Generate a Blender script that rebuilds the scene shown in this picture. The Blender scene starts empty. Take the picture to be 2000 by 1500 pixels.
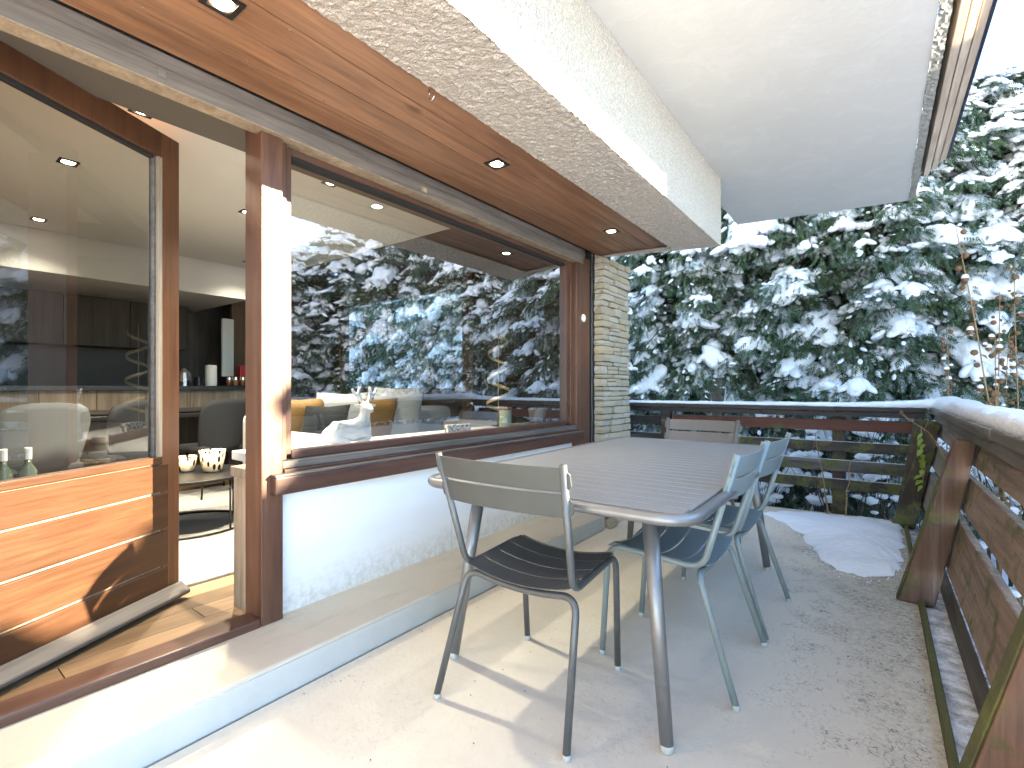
import bpy, math, random
import numpy as np
from mathutils import Vector, Matrix, noise
R = math.radians
random.seed(7)
rng = np.random.default_rng(11)
scene = bpy.context.scene
col = scene.collection

# ------------------------------------------------------------------ camera
EYE = 1.12
YAW = 36.97
cam_d = bpy.data.cameras.new('camera')
cam = bpy.data.objects.new('camera', cam_d)
col.objects.link(cam)
cam.location = (0, 0, EYE)
cam.rotation_euler = (R(90), 0, R(YAW))
cam_d.sensor_width = 36.0
cam_d.lens = 950 / 2000 * 36.0
cam_d.shift_y = 7 / 2000
cam_d.clip_start = 0.05
cam_d.clip_end = 2000
scene.camera = cam

# ------------------------------------------------------------------ sky, sun, exposure
SUN_EL = 17.0          # degrees above the horizon
SUN_AZ = 24.5          # degrees from +X towards +Y
w = bpy.data.worlds.new('World')
scene.world = w
w.use_nodes = True
nt = w.node_tree
bg = nt.nodes['Background']
sky = nt.nodes.new('ShaderNodeTexSky')
sky.sky_type = 'NISHITA'
sky.sun_disc = False
sky.sun_elevation = R(SUN_EL)
sky.sun_rotation = R(90 - SUN_AZ)
sky.air_density = 0.8
sky.dust_density = 0.0
sky.ozone_density = 3.0
sky.altitude = 1500
nt.links.new(sky.outputs[0], bg.inputs[0])
bg.inputs[1].default_value = 0.08
sd = bpy.data.lights.new('sun', 'SUN')
sd.energy = 2.5
sd.angle = R(0.55)
sd.color = (1.0, 0.93, 0.83)
sun = bpy.data.objects.new('sun', sd)
col.objects.link(sun)
sdir = Vector((math.cos(R(SUN_EL)) * math.cos(R(SUN_AZ)), math.cos(R(SUN_EL)) * math.sin(R(SUN_AZ)), math.sin(R(SUN_EL))))
sun.rotation_euler = sdir.to_track_quat('Z', 'Y').to_euler()
sun.location = sdir * 40
scene.view_settings.view_transform = 'Standard'
scene.view_settings.look = 'None'
scene.view_settings.gamma = 1.0
scene.view_settings.use_curve_mapping = False
scene.view_settings.exposure = 4.4
scene.view_settings.use_white_balance = True
scene.view_settings.white_balance_temperature = 7900
scene.view_settings.white_balance_tint = 6
cy = scene.cycles
cy.use_denoising = True
cy.max_bounces = 10
cy.diffuse_bounces = 5
cy.glossy_bounces = 5
cy.transmission_bounces = 6
cy.transparent_max_bounces = 16
cy.sample_clamp_indirect = 8.0
cy.caustics_reflective = False
cy.caustics_refractive = False

# ------------------------------------------------------------------ node helpers
class NT:
    def __init__(s, name):
        s.m = bpy.data.materials.new(name)
        s.m.use_nodes = True
        s.t = s.m.node_tree
        s.b = s.t.nodes['Principled BSDF']
        s.out = s.t.nodes['Material Output']
    def n(s, typ, **kw):
        nd = s.t.nodes.new(typ)
        for k, v in kw.items():
            setattr(nd, k, v)
        return nd
    def l(s, a, b):
        s.t.links.new(a, b)
    def coord(s, scale=(1, 1, 1), kind='Object', rot=(0, 0, 0)):
        c = s.n('ShaderNodeTexCoord')
        m = s.n('ShaderNodeMapping')
        m.inputs['Scale'].default_value = scale
        m.inputs['Rotation'].default_value = rot
        s.l(c.outputs[kind], m.inputs[0])
        return m.outputs[0]
    def noise(s, vec, scale, detail=4, rough=0.55, dist=0.0):
        nd = s.n('ShaderNodeTexNoise')
        s.l(vec, nd.inputs['Vector'])
        nd.inputs['Scale'].default_value = scale
        nd.inputs['Detail'].default_value = detail
        nd.inputs['Roughness'].default_value = rough
        nd.inputs['Distortion'].default_value = dist
        return nd.outputs['Fac']
    def voro(s, vec, scale, feature='F1', rnd=1.0):
        nd = s.n('ShaderNodeTexVoronoi', feature=feature)
        s.l(vec, nd.inputs['Vector'])
        nd.inputs['Scale'].default_value = scale
        nd.inputs['Randomness'].default_value = rnd
        return nd.outputs['Distance']
    def ramp(s, fac, stops):
        nd = s.n('ShaderNodeValToRGB')
        e = nd.color_ramp.elements
        while len(e) < len(stops):
            e.new(0.5)
        for q, (p, c) in zip(e, stops):
            q.position = p
            q.color = (c, c, c, 1) if isinstance(c, (int, float)) else (*c, 1)
        s.l(fac, nd.inputs[0])
        return nd.outputs[0]
    def mix(s, fac, a, b, mode='MIX'):
        nd = s.n('ShaderNodeMix', data_type='RGBA', blend_type=mode)
        for sock, v in ((nd.inputs[0], fac), (nd.inputs[6], a), (nd.inputs[7], b)):
            if isinstance(v, (int, float)):
                sock.default_value = v
            elif isinstance(v, tuple):
                sock.default_value = (*v, 1)
            else:
                s.l(v, sock)
        return nd.outputs[2]
    def math(s, op, a, b=0.0, c=None, clamp=False):
        nd = s.n('ShaderNodeMath', operation=op)
        nd.use_clamp = clamp
        for sock, v in zip(nd.inputs, (a, b, c)):
            if v is None:
                continue
            if isinstance(v, (int, float)):
                sock.default_value = v
            else:
                s.l(v, sock)
        return nd.outputs[0]
    def bump(s, h, strength=0.3, dist=0.01):
        nd = s.n('ShaderNodeBump')
        nd.inputs['Strength'].default_value = strength
        nd.inputs['Distance'].default_value = dist
        s.l(h, nd.inputs['Height'])
        s.l(nd.outputs[0], s.b.inputs['Normal'])
    def base(s, c):
        if isinstance(c, tuple):
            s.b.inputs['Base Color'].default_value = (*c, 1)
        else:
            s.l(c, s.b.inputs['Base Color'])
    def set(s, rough=None, metal=None, spec=None):
        for nm, v in (('Roughness', rough), ('Metallic', metal), ('Specular IOR Level', spec)):
            if v is None:
                continue
            if isinstance(v, (int, float)):
                s.b.inputs[nm].default_value = v
            else:
                s.l(v, s.b.inputs[nm])
    def rnd(s):
        return s.n('ShaderNodeObjectInfo').outputs['Random']

M = {}
def wood(name, dark, light, axis='Y', rough=0.5, fine=1.0, vary=0.25, bump=0.25, wear=None, knots=False):
    t = NT(name)
    i = 'XYZ'.index(axis)
    sc = [9.0, 9.0, 9.0]
    sc[i] = 0.55
    c = t.n('ShaderNodeTexCoord')
    off = t.n('ShaderNodeVectorMath', operation='ADD')
    rr = t.math('MULTIPLY', t.rnd(), 37.0)
    t.l(c.outputs['Object'], off.inputs[0])
    t.l(rr, off.inputs[1])
    mp = t.n('ShaderNodeMapping')
    mp.inputs['Scale'].default_value = sc
    t.l(off.outputs[0], mp.inputs[0])
    a = t.noise(mp.outputs[0], 1.6 * fine, 5, 0.6, 0.8)
    b = t.noise(mp.outputs[0], 9.0 * fine, 3, 0.6, 0.2)
    sc2 = [1.6, 1.6, 1.6]
    sc2[i] = 0.8
    mp2 = t.n('ShaderNodeMapping')
    mp2.inputs['Scale'].default_value = sc2
    t.l(off.outputs[0], mp2.inputs[0])
    big = t.noise(mp2.outputs[0], 1.6, 3, 0.5, 0.3)
    g = t.math('ADD', t.math('MULTIPLY', a, 0.65), t.math('MULTIPLY', b, 0.35))
    cl = t.ramp(g, [(0.32, dark), (0.52, tuple(0.5 * (x + y) for x, y in zip(dark, light))), (0.7, light)])
    tone = t.math('ADD', t.math('MULTIPLY', t.math('SUBTRACT', t.rnd(), 0.5), vary), t.math('MULTIPLY', t.math('SUBTRACT', big, 0.5), 0.9))
    hsv = t.n('ShaderNodeHueSaturation')
    t.l(t.math('ADD', tone, 1.0), hsv.inputs['Value'])
    t.l(cl, hsv.inputs['Color'])
    cl = hsv.outputs[0]
    if knots:
        sc3 = [5.0, 5.0, 5.0]
        sc3[i] = 2.0
        mp3 = t.n('ShaderNodeMapping')
        mp3.inputs['Scale'].default_value = sc3
        t.l(off.outputs[0], mp3.inputs[0])
        k = t.voro(mp3.outputs[0], 1.0)
        km = t.ramp(k, [(0.05, 1.0), (0.12, 0.0)])
        cl = t.mix(t.math('MULTIPLY', km, 0.65), cl, tuple(x * 0.45 for x in dark))
    if wear:
        cc, lo, hi = wear
        wn = t.noise(mp.outputs[0], 0.7, 6, 0.7, 0.4)
        cl = t.mix(t.ramp(wn, [(lo, 0.0), (hi, 1.0)]), cl, cc)
    t.base(cl)
    t.set(rough=t.math('ADD', rough - 0.1, t.math('MULTIPLY', b, 0.25)))
    t.bump(g, bump, 0.004)
    M[name] = t.m
    return t

def plain(name, c, rough=0.5, metal=0.0, spec=0.5, nscale=0, namp=0.15, bump=0.0, bscale=60.0):
    t = NT(name)
    if nscale:
        v = t.coord()
        f = t.noise(v, nscale, 5, 0.6)
        t.base(t.mix(f, tuple(x * (1 - namp) for x in c), tuple(min(1, x * (1 + namp)) for x in c)))
    else:
        t.base(c)
    if bump:
        t.bump(t.noise(t.coord(), bscale, 4, 0.6), bump, 0.004)
    t.set(rough, metal, spec)
    M[name] = t.m
    return t

# stained timber
wood('redwood_v', (0.056, 0.023, 0.014), (0.155, 0.068, 0.039), 'Z', 0.38, wear=((0.33, 0.20, 0.11), 0.66, 0.82))
wood('redwood_h', (0.048, 0.021, 0.014), (0.130, 0.057, 0.036), 'Y', 0.42, wear=((0.13, 0.10, 0.085), 0.60, 0.76))
wood('door_wood_h', (0.030, 0.0115, 0.005), (0.082, 0.033, 0.0135), 'Y', 0.36, vary=0.12, bump=0.12)
wood('door_wood_v', (0.062, 0.023, 0.011), (0.155, 0.060, 0.026), 'Z', 0.40, bump=0.15)
wood('grey_timber', (0.065, 0.053, 0.046), (0.19, 0.163, 0.145), 'Y', 0.72, fine=1.3, bump=0.5)
wood('dark_ledge', (0.045, 0.035, 0.03), (0.15, 0.125, 0.105), 'Y', 0.6, bump=0.4)
wood('soffit_wood', (0.115, 0.052, 0.027), (0.36, 0.180, 0.096), 'Y', 0.40, fine=1.25, vary=0.4, knots=True, bump=0.12)
wood('barn_wood', (0.17, 0.12, 0.078), (0.42, 0.33, 0.235), 'Z', 0.7, fine=1.2, vary=0.35, bump=0.4)
wood('oak_floor', (0.15, 0.085, 0.04), (0.36, 0.235, 0.13), 'Y', 0.45, vary=0.55, bump=0.25)
wood('kitchen_wood', (0.045, 0.036, 0.030), (0.12, 0.098, 0.078), 'Z', 0.6, vary=0.4)
wood('brown_panel', (0.075, 0.045, 0.025), (0.18, 0.11, 0.06), 'Z', 0.5)
wood('dark_ceiling_wood', (0.045, 0.028, 0.016), (0.12, 0.075, 0.042), 'Y', 0.5, knots=True)
wood('balcony_board', (0.30, 0.22, 0.16), (0.62, 0.50, 0.40), 'Y', 0.7, bump=0.4)
plain('balcony_trim', (0.012, 0.016, 0.045), 0.5)
# railing boards
def rail_wood(name, dark, light, axis, moss=0.0, snowy=0.0, red=False):
    t = wood(name, dark, light, axis, 0.68, fine=1.5, bump=0.8, vary=0.4, wear=(tuple(0.5 * q + 0.14 for q in light), 0.56, 0.74))
    src = t.b.inputs['Base Color'].links[0].from_socket
    v = t.coord(kind='Object')
    if moss:
        m1 = t.noise(v, 7.0, 6, 0.7, 0.5)
        g = t.noise(v, 40.0, 3, 0.6)
        mossc = t.mix(g, (0.022, 0.028, 0.007), (0.15, 0.145, 0.032))
        src = t.mix(t.ramp(m1, [(0.60 - 0.16 * moss, 0.0), (0.68 - 0.12 * moss, 1.0)]), src, mossc)
    if snowy:
        gm = t.n('ShaderNodeNewGeometry')
        sp = t.n('ShaderNodeSeparateXYZ')
        t.l(gm.outputs['Normal'], sp.inputs[0])
        nn = t.noise(v, 18.0, 5, 0.7)
        f = t.math('ADD', t.math('MULTIPLY', sp.outputs[2], 0.55), t.math('MULTIPLY', nn, snowy))
        src = t.mix(t.ramp(f, [(0.62, 0.0), (0.72, 1.0)]), src, (0.82, 0.85, 0.9))
    t.l(src, t.b.inputs['Base Color'])
rail_wood('rail_dark_x', (0.018, 0.013, 0.011), (0.060, 0.042, 0.034), 'X', 0.0, 0.35)
rail_wood('rail_red_x', (0.075, 0.020, 0.012), (0.17, 0.055, 0.032), 'X', 0.35, 0.3)
rail_wood('rail_moss_x', (0.015, 0.012, 0.010), (0.055, 0.042, 0.034), 'X', 0.9, 0.45)
rail_wood('rail_brown_y', (0.095, 0.060, 0.042), (0.32, 0.22, 0.16), 'Y', 0.42, 0.15)
rail_wood('rail_dark_y', (0.042, 0.034, 0.028), (0.18, 0.145, 0.118), 'Y', 0.5, 0.22)
rail_wood('post_brown', (0.085, 0.044, 0.029), (0.26, 0.145, 0.098), 'Z', 0.40, 0.0)
rail_wood('post_moss', (0.02, 0.013, 0.010), (0.08, 0.045, 0.03), 'Z', 0.75, 0.0)
rail_wood('moss_lip', (0.04, 0.04, 0.012), (0.10, 0.09, 0.03), 'Y', 1.1, 0.05)
rail_wood('snowy_ledge', (0.05, 0.038, 0.03), (0.18, 0.135, 0.10), 'Y', 0.4, 0.27)

# white render
t = NT('white_render')
v = t.coord()
b1 = t.noise(v, 130, 4, 0.6)
cr = t.noise(t.coord((1, 1, 6)), 2.0, 5, 0.6)
wc = t.mix(cr, (0.76, 0.76, 0.765), (0.84, 0.84, 0.84))
sp_ = t.n('ShaderNodeSeparateXYZ')
t.l(v, sp_.inputs[0])
lowz = t.math('SUBTRACT', t.math('ADD', 0.30, t.math('MULTIPLY', t.noise(v, 5, 6, 0.7), 0.16)), sp_.outputs[2])
dirt = t.math('MULTIPLY', t.ramp(t.math('MULTIPLY', lowz, 4.0), [(0.28, 0.0), (1.0, 0.6)]), t.ramp(t.noise(v, 34, 5, 0.7), [(0.4, 0.25), (0.62, 1.0)]))
wc = t.mix(dirt, wc, (0.46, 0.41, 0.33))
wob = t.math('ADD', sp_.outputs[1], t.math('MULTIPLY', t.math('SUBTRACT', t.noise(t.coord((0.2, 0.2, 1)), 5, 4, 0.6), 0.5), 0.03))
crack = t.ramp(t.math('ABSOLUTE', t.math('SUBTRACT', wob, 2.17)), [(0.0, 0.55), (0.0016, 0.0)])
t.base(t.mix(crack, wc, (0.35, 0.33, 0.32)))
t.set(0.85)
t.bump(b1, 0.35, 0.003)
M['white_render'] = t.m
t = NT('slab_paint')
v = t.coord()
f1 = t.noise(v, 1.1, 5, 0.6, 0.4)
f2 = t.noise(t.coord((1, 1, 1)), 4.5, 6, 0.72, 0.8)
c = t.mix(f1, (0.60, 0.59, 0.56), (0.68, 0.67, 0.64))
c = t.mix(t.ramp(f2, [(0.50, 0.0), (0.64, 0.35)]), c, (0.74, 0.74, 0.73))
c = t.mix(t.ramp(t.noise(v, 2.3, 7, 0.75), [(0.62, 0.0), (0.75, 0.35)]), c, (0.50, 0.48, 0.44))
fl = t.ramp(t.noise(v, 9.0, 5, 0.8), [(0.735, 0.0), (0.745, 1.0)])
t.base(t.mix(fl, c, (0.85, 0.85, 0.84)))
t.set(0.85)
t.bump(t.math('ADD', t.noise(v, 22, 5, 0.65), t.math('MULTIPLY', f2, 1.4)), 0.22, 0.006)
M['slab_paint'] = t.m
# stucco
t = NT('stucco')
v = t.coord()
n1 = t.noise(v, 85, 5, 0.7, 0.6)
n2 = t.noise(v, 6, 4, 0.6)
n3 = t.voro(v, 140)
t.base(t.mix(t.ramp(n1, [(0.36, 0.0), (0.60, 1.0)]), (0.47, 0.415, 0.35), t.mix(n2, (0.60, 0.555, 0.50), (0.69, 0.655, 0.61))))
t.set(0.95, spec=0.2)
t.bump(t.math('ADD', n1, t.math('MULTIPLY', n3, 0.5)), 0.9, 0.012)
M['stucco'] = t.m
plain('rough_concrete', (0.23, 0.215, 0.19), 0.95, nscale=14, namp=0.5, bump=0.9, bscale=30)

# concrete floor with hairline crazing and weathering stains
def concrete(name, tint, stain):
    t = NT(name)
    v = t.coord()
    big = t.noise(v, 0.9, 5, 0.6, 0.3)
    mid = t.noise(v, 5.0, 6, 0.65)
    fine = t.noise(v, 60.0, 4, 0.7)
    c = t.mix(big, tuple(x * 0.90 for x in tint), tuple(x * 1.08 for x in tint))
    c = t.mix(t.ramp(mid, [(0.35, 0.25), (0.6, 0.0)]), c, tuple(x * 0.72 for x in tint))
    # crazing
    wv = t.n('ShaderNodeVectorMath', operation='ADD')
    nz = t.n('ShaderNodeTexNoise')
    t.l(v, nz.inputs['Vector'])
    nz.inputs['Scale'].default_value = 14
    sc = t.n('ShaderNodeVectorMath', operation='SCALE')
    sc.inputs[3].default_value = 0.09
    t.l(nz.outputs['Color'], sc.inputs[0])
    t.l(v, wv.inputs[0])
    t.l(sc.outputs[0], wv.inputs[1])
    e1 = t.voro(wv.outputs[0], 46, 'DISTANCE_TO_EDGE')
    e2 = t.voro(wv.outputs[0], 75, 'DISTANCE_TO_EDGE')
    cr1 = t.math('MULTIPLY', t.ramp(e1, [(0.0, 1.0), (0.11, 0.0)]), t.ramp(t.noise(v, 38, 5, 0.75), [(0.42, 0.0), (0.58, 1.0)]))
    cr2 = t.ramp(e2, [(0.0, 1.0), (0.16, 0.0)])
    if stain:
        sp = t.n('ShaderNodeSeparateXYZ')
        t.l(v, sp.inputs[0])
        # weathered side: the outer, unroofed edge of the terrace
        gx = t.math('MULTIPLY', t.math('ADD', sp.outputs[0], 0.42), 1.6, clamp=False)
        gy = t.math('MULTIPLY', t.math('SUBTRACT', sp.outputs[1], 2.6), 0.40)
        gy = t.math('MAXIMUM', t.math('MINIMUM', gy, 0.45), -0.55)
        w_ = t.math('ADD', t.math('ADD', gx, gy), t.math('MULTIPLY', t.math('SUBTRACT', mid, 0.5), 1.8))
        w_ = t.math('ADD', w_, t.math('MULTIPLY', t.math('SUBTRACT', big, 0.5), 1.2))
        wm = t.ramp(w_, [(0.25, 0.0), (1.15, 0.55)])
        spk = t.ramp(t.noise(v, 42, 6, 0.8), [(0.42, 0.0), (0.60, 1.0)])
        st = t.mix(spk, (0.13, 0.112, 0.088), (0.56, 0.50, 0.40))
        c = t.mix(wm, c, st)
        crk = t.math('MULTIPLY', t.math('MULTIPLY', cr1, t.ramp(w_, [(-0.1, 0.10), (0.5, 0.85)])), t.ramp(mid, [(0.4, 0.1), (0.55, 1.0)]))
        c = t.mix(crk, c, (0.05, 0.042, 0.034))
        patch = t.ramp(t.noise(v, 1.6, 4, 0.6), [(0.50, 0.0), (0.60, 1.0)])
        c = t.mix(t.math('MULTIPLY', t.math('MULTIPLY', cr1, patch), 0.16), c, (0.34, 0.28, 0.20))
        t.bump(t.math('SUBTRACT', t.math('MULTIPLY', fine, 0.35), t.math('MULTIPLY', cr1, t.math('MAXIMUM', t.math('MULTIPLY', patch, 0.5), wm))), 0.35, 0.004)
    else:
        wn = t.noise(t.coord((4, 1, 1)), 2.2, 6, 0.7)
        c = t.mix(t.ramp(wn, [(0.55, 0.0), (0.72, 0.6)]), c, tuple(x * 0.62 for x in tint))
        t.bump(t.math('ADD', fine, mid), 0.35, 0.005)
    t.base(c)
    t.set(t.math('ADD', 0.55, t.math('MULTIPLY', mid, 0.4)), spec=0.35)
    M[name] = t.m
concrete('floor_concrete', (0.72, 0.655, 0.555), True)
concrete('step_concrete', (0.60, 0.54, 0.44), False)
# a separate plain grey tone on the riser
t = plain('riser_grey', (0.52, 0.51, 0.49), 0.8, nscale=6, namp=0.12, bump=0.3, bscale=40)

# stone
t = NT('ledge_stone')
v = t.coord()
r = t.rnd()
n1 = t.noise(v, 22, 6, 0.7, 0.4)
n2 = t.noise(v, 6, 3, 0.6)
c = t.ramp(r, [(0.0, (0.52, 0.43, 0.31)), (0.35, (0.66, 0.56, 0.41)), (0.6, (0.60, 0.54, 0.45)), (0.85, (0.70, 0.64, 0.54)), (1.0, (0.64, 0.49, 0.31))])
c = t.mix(t.ramp(n1, [(0.38, 0.55), (0.6, 0.0)]), c, (0.34, 0.27, 0.18))
c = t.mix(t.ramp(n2, [(0.55, 0.0), (0.7, 0.45)]), c, (0.70, 0.53, 0.30))
t.base(c)
t.set(0.9, spec=0.25)
t.bump(n1, 0.9, 0.012)
M['ledge_stone'] = t.m
plain('mortar', (0.16, 0.13, 0.10), 0.95, bump=0.6)

# glass: mirror-like Fresnel reflection over a clear pane
def glass(name, ior, tint, boost):
    t = NT(name)
    tr = t.n('ShaderNodeBsdfTransparent')
    tr.inputs[0].default_value = (*tint, 1)
    gl = t.n('ShaderNodeBsdfGlossy')
    gl.inputs['Roughness'].default_value = 0.0
    gl.inputs[0].default_value = (0.97, 0.98, 1.0, 1)
    wv = t.noise(t.coord(), 1.1, 2, 0.5)
    bm = t.n('ShaderNodeBump')
    bm.inputs['Strength'].default_value = 0.05
    bm.inputs['Distance'].default_value = 0.004
    t.l(wv, bm.inputs['Height'])
    t.l(bm.outputs[0], gl.inputs['Normal'])
    fr = t.n('ShaderNodeFresnel')
    fr.inputs[0].default_value = ior
    f = t.math('MULTIPLY', fr.outputs[0], boost, clamp=True)
    mx = t.n('ShaderNodeMixShader')
    t.l(f, mx.inputs[0])
    t.l(tr.outputs[0], mx.inputs[1])
    t.l(gl.outputs[0], mx.inputs[2])
    t.l(mx.outputs[0], t.out.inputs[0])
    t.t.nodes.remove(t.b)
    M[name] = t.m
glass('window_glass', 1.52, (0.90, 0.94, 0.93), 5.8)      # two coated panes reflect several times as much as one face
glass('door_glass', 1.52, (0.93, 0.96, 0.95), 2.8)

# metals, fabrics, small things
def powder(name, c, rough=0.42, metal=0.35):
    t = NT(name)
    v = t.coord()
    f = t.noise(v, 900, 2, 0.5)
    g = t.noise(v, 9, 4, 0.6)
    t.base(t.mix(g, tuple(x * 0.88 for x in c), tuple(x * 1.1 for x in c)))
    t.set(rough, metal)
    t.bump(f, 0.12, 0.0006)
    M[name] = t.m
powder('storm_grey', (0.098, 0.103, 0.094), 0.40, 0.25)
powder('storm_grey_dark', (0.12, 0.124, 0.122), 0.36, 0.35)
powder('table_grey', (0.33, 0.33, 0.335), 0.45, 0.35)
powder('table_frame', (0.25, 0.25, 0.25), 0.36, 0.6)
powder('mist_blue', (0.25, 0.30, 0.295), 0.42, 0.15)
powder('taupe', (0.19, 0.165, 0.145), 0.45, 0.2)
plain('glide', (0.50, 0.50, 0.46), 0.5)
plain('black_metal', (0.012, 0.012, 0.013), 0.4, 0.4)
plain('black_gap', (0.008, 0.007, 0.006), 0.8)
plain('chrome', (0.7, 0.7, 0.68), 0.25, 1.0)
plain('white_plastic', (0.78, 0.76, 0.70), 0.4)
plain('room_white', (0.62, 0.62, 0.60), 0.9, nscale=1.0, namp=0.03)
plain('bulkhead_white', (0.66, 0.66, 0.64), 0.85)
plain('room_dark', (0.10, 0.085, 0.07), 0.8)
plain('worktop', (0.03, 0.03, 0.032), 0.3)
plain('backsplash', (0.035, 0.036, 0.038), 0.5)
plain('charcoal_fabric', (0.013, 0.0145, 0.017), 0.95, nscale=200, namp=0.4, bump=0.3, bscale=400)
plain('sofa_fabric', (0.30, 0.30, 0.295), 0.95, nscale=160, namp=0.25, bump=0.4, bscale=260)
plain('mustard_velvet', (0.13, 0.066, 0.012), 0.55, nscale=5, namp=0.4)
plain('white_fur', (0.62, 0.63, 0.64), 0.9, nscale=80, namp=0.25, bump=0.8, bscale=120)
plain('candle_green', (0.36, 0.43, 0.35), 0.3)
plain('bottle_glass', (0.05, 0.065, 0.05), 0.2)
plain('cork', (0.30, 0.16, 0.08), 0.8)
plain('gold_ribbon', (0.62, 0.50, 0.30), 0.3, 0.6)
plain('stone_pot', (0.40, 0.40, 0.40), 0.9, nscale=30, namp=0.2)
plain('red_tin', (0.28, 0.02, 0.02), 0.35)
plain('copper', (0.36, 0.16, 0.08), 0.35, 0.7)
plain('board_wood', (0.30, 0.17, 0.08), 0.6)
plain('cloth_white', (0.75, 0.74, 0.70), 0.9)
t = NT('rug')
v = t.coord()
t.base(t.mix(t.noise(v, 40, 4, 0.7), (0.42, 0.41, 0.39), (0.66, 0.65, 0.62)))
t.set(1.0, spec=0.1)
t.bump(t.noise(v, 180, 3, 0.7), 1.0, 0.02)
M['rug'] = t.m
t = NT('spotted_glass')
v = t.coord((1.0, 1.0, 0.42))
f = t.voro(v, 34)
t.base(t.mix(t.ramp(f, [(0.30, 0.0), (0.40, 1.0)]), (0.012, 0.010, 0.009), (0.62, 0.50, 0.34)))
t.set(0.12)
M['spotted_glass'] = t.m
t = NT('printed_block')
v = t.coord((1, 1, 1))
t.base(t.mix(t.ramp(t.noise(v, 55, 3, 0.7), [(0.46, 0.0), (0.50, 1.0)]), (0.08, 0.07, 0.06), (0.60, 0.58, 0.54)))
M['printed_block'] = t.m
def emit(name, c, s):
    t = NT(name)
    t.base((0.8, 0.8, 0.8))
    t.b.inputs['Emission Color'].default_value = (*c, 1)
    t.b.inputs['Emission Strength'].default_value = s
    M[name] = t.m
emit('lamp_on', (1.0, 0.93, 0.82), 3.0)

# snow
t = NT('snow')
v = t.coord()
n1 = t.noise(v, 26, 5, 0.65)
n2 = t.noise(v, 160, 3, 0.6)
t.base(t.mix(n1, (0.80, 0.83, 0.88), (0.90, 0.92, 0.95)))
t.set(0.75, spec=0.3)
t.b.inputs['Subsurface Weight'].default_value = 0.0
t.bump(t.math('ADD', n1, t.math('MULTIPLY', n2, 0.3)), 0.55, 0.02)
M['snow'] = t.m
# foliage with frost on the sprays
t = NT('cypress_leaf')
v = t.coord()
n1 = t.noise(v, 1.3, 4, 0.6)
n2 = t.noise(v, 16, 3, 0.6)
c = t.mix(t.ramp(n2, [(0.3, 0.0), (0.7, 1.0)]), (0.022, 0.050, 0.028), (0.105, 0.172, 0.086))
c = t.mix(t.ramp(n1, [(0.56, 0.0), (0.72, 0.8)]), c, (0.10, 0.105, 0.02))  # yellowish patches painted in as sunlit foliage
fr = t.noise(v, 5.5, 5, 0.7)
c = t.mix(t.ramp(fr, [(0.53, 0.0), (0.66, 0.75)]), c, (0.70, 0.75, 0.79))
t.base(c)
t.set(0.55, spec=0.3)
tl = t.n('ShaderNodeBsdfTranslucent')
t.l(c, tl.inputs[0])
mx = t.n('ShaderNodeMixShader')
mx.inputs[0].default_value = 0.28
t.l(t.b.outputs[0], mx.inputs[1])
t.l(tl.outputs[0], mx.inputs[2])
t.l(mx.outputs[0], t.out.inputs[0])
M['cypress_leaf'] = t.m
wood('bark', (0.03, 0.02, 0.014), (0.12, 0.085, 0.06), 'Z', 0.9, bump=0.8)
plain('dry_stalk', (0.28, 0.18, 0.09), 0.8, nscale=30, namp=0.3)
plain('dry_head', (0.17, 0.085, 0.04), 0.9, nscale=40, namp=0.4)
plain('dry_leaf', (0.17, 0.11, 0.045), 0.8, nscale=20, namp=0.4)
plain('green_leaf', (0.20, 0.27, 0.03), 0.6, nscale=20, namp=0.3)
plain('twig', (0.07, 0.045, 0.03), 0.9)

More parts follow.
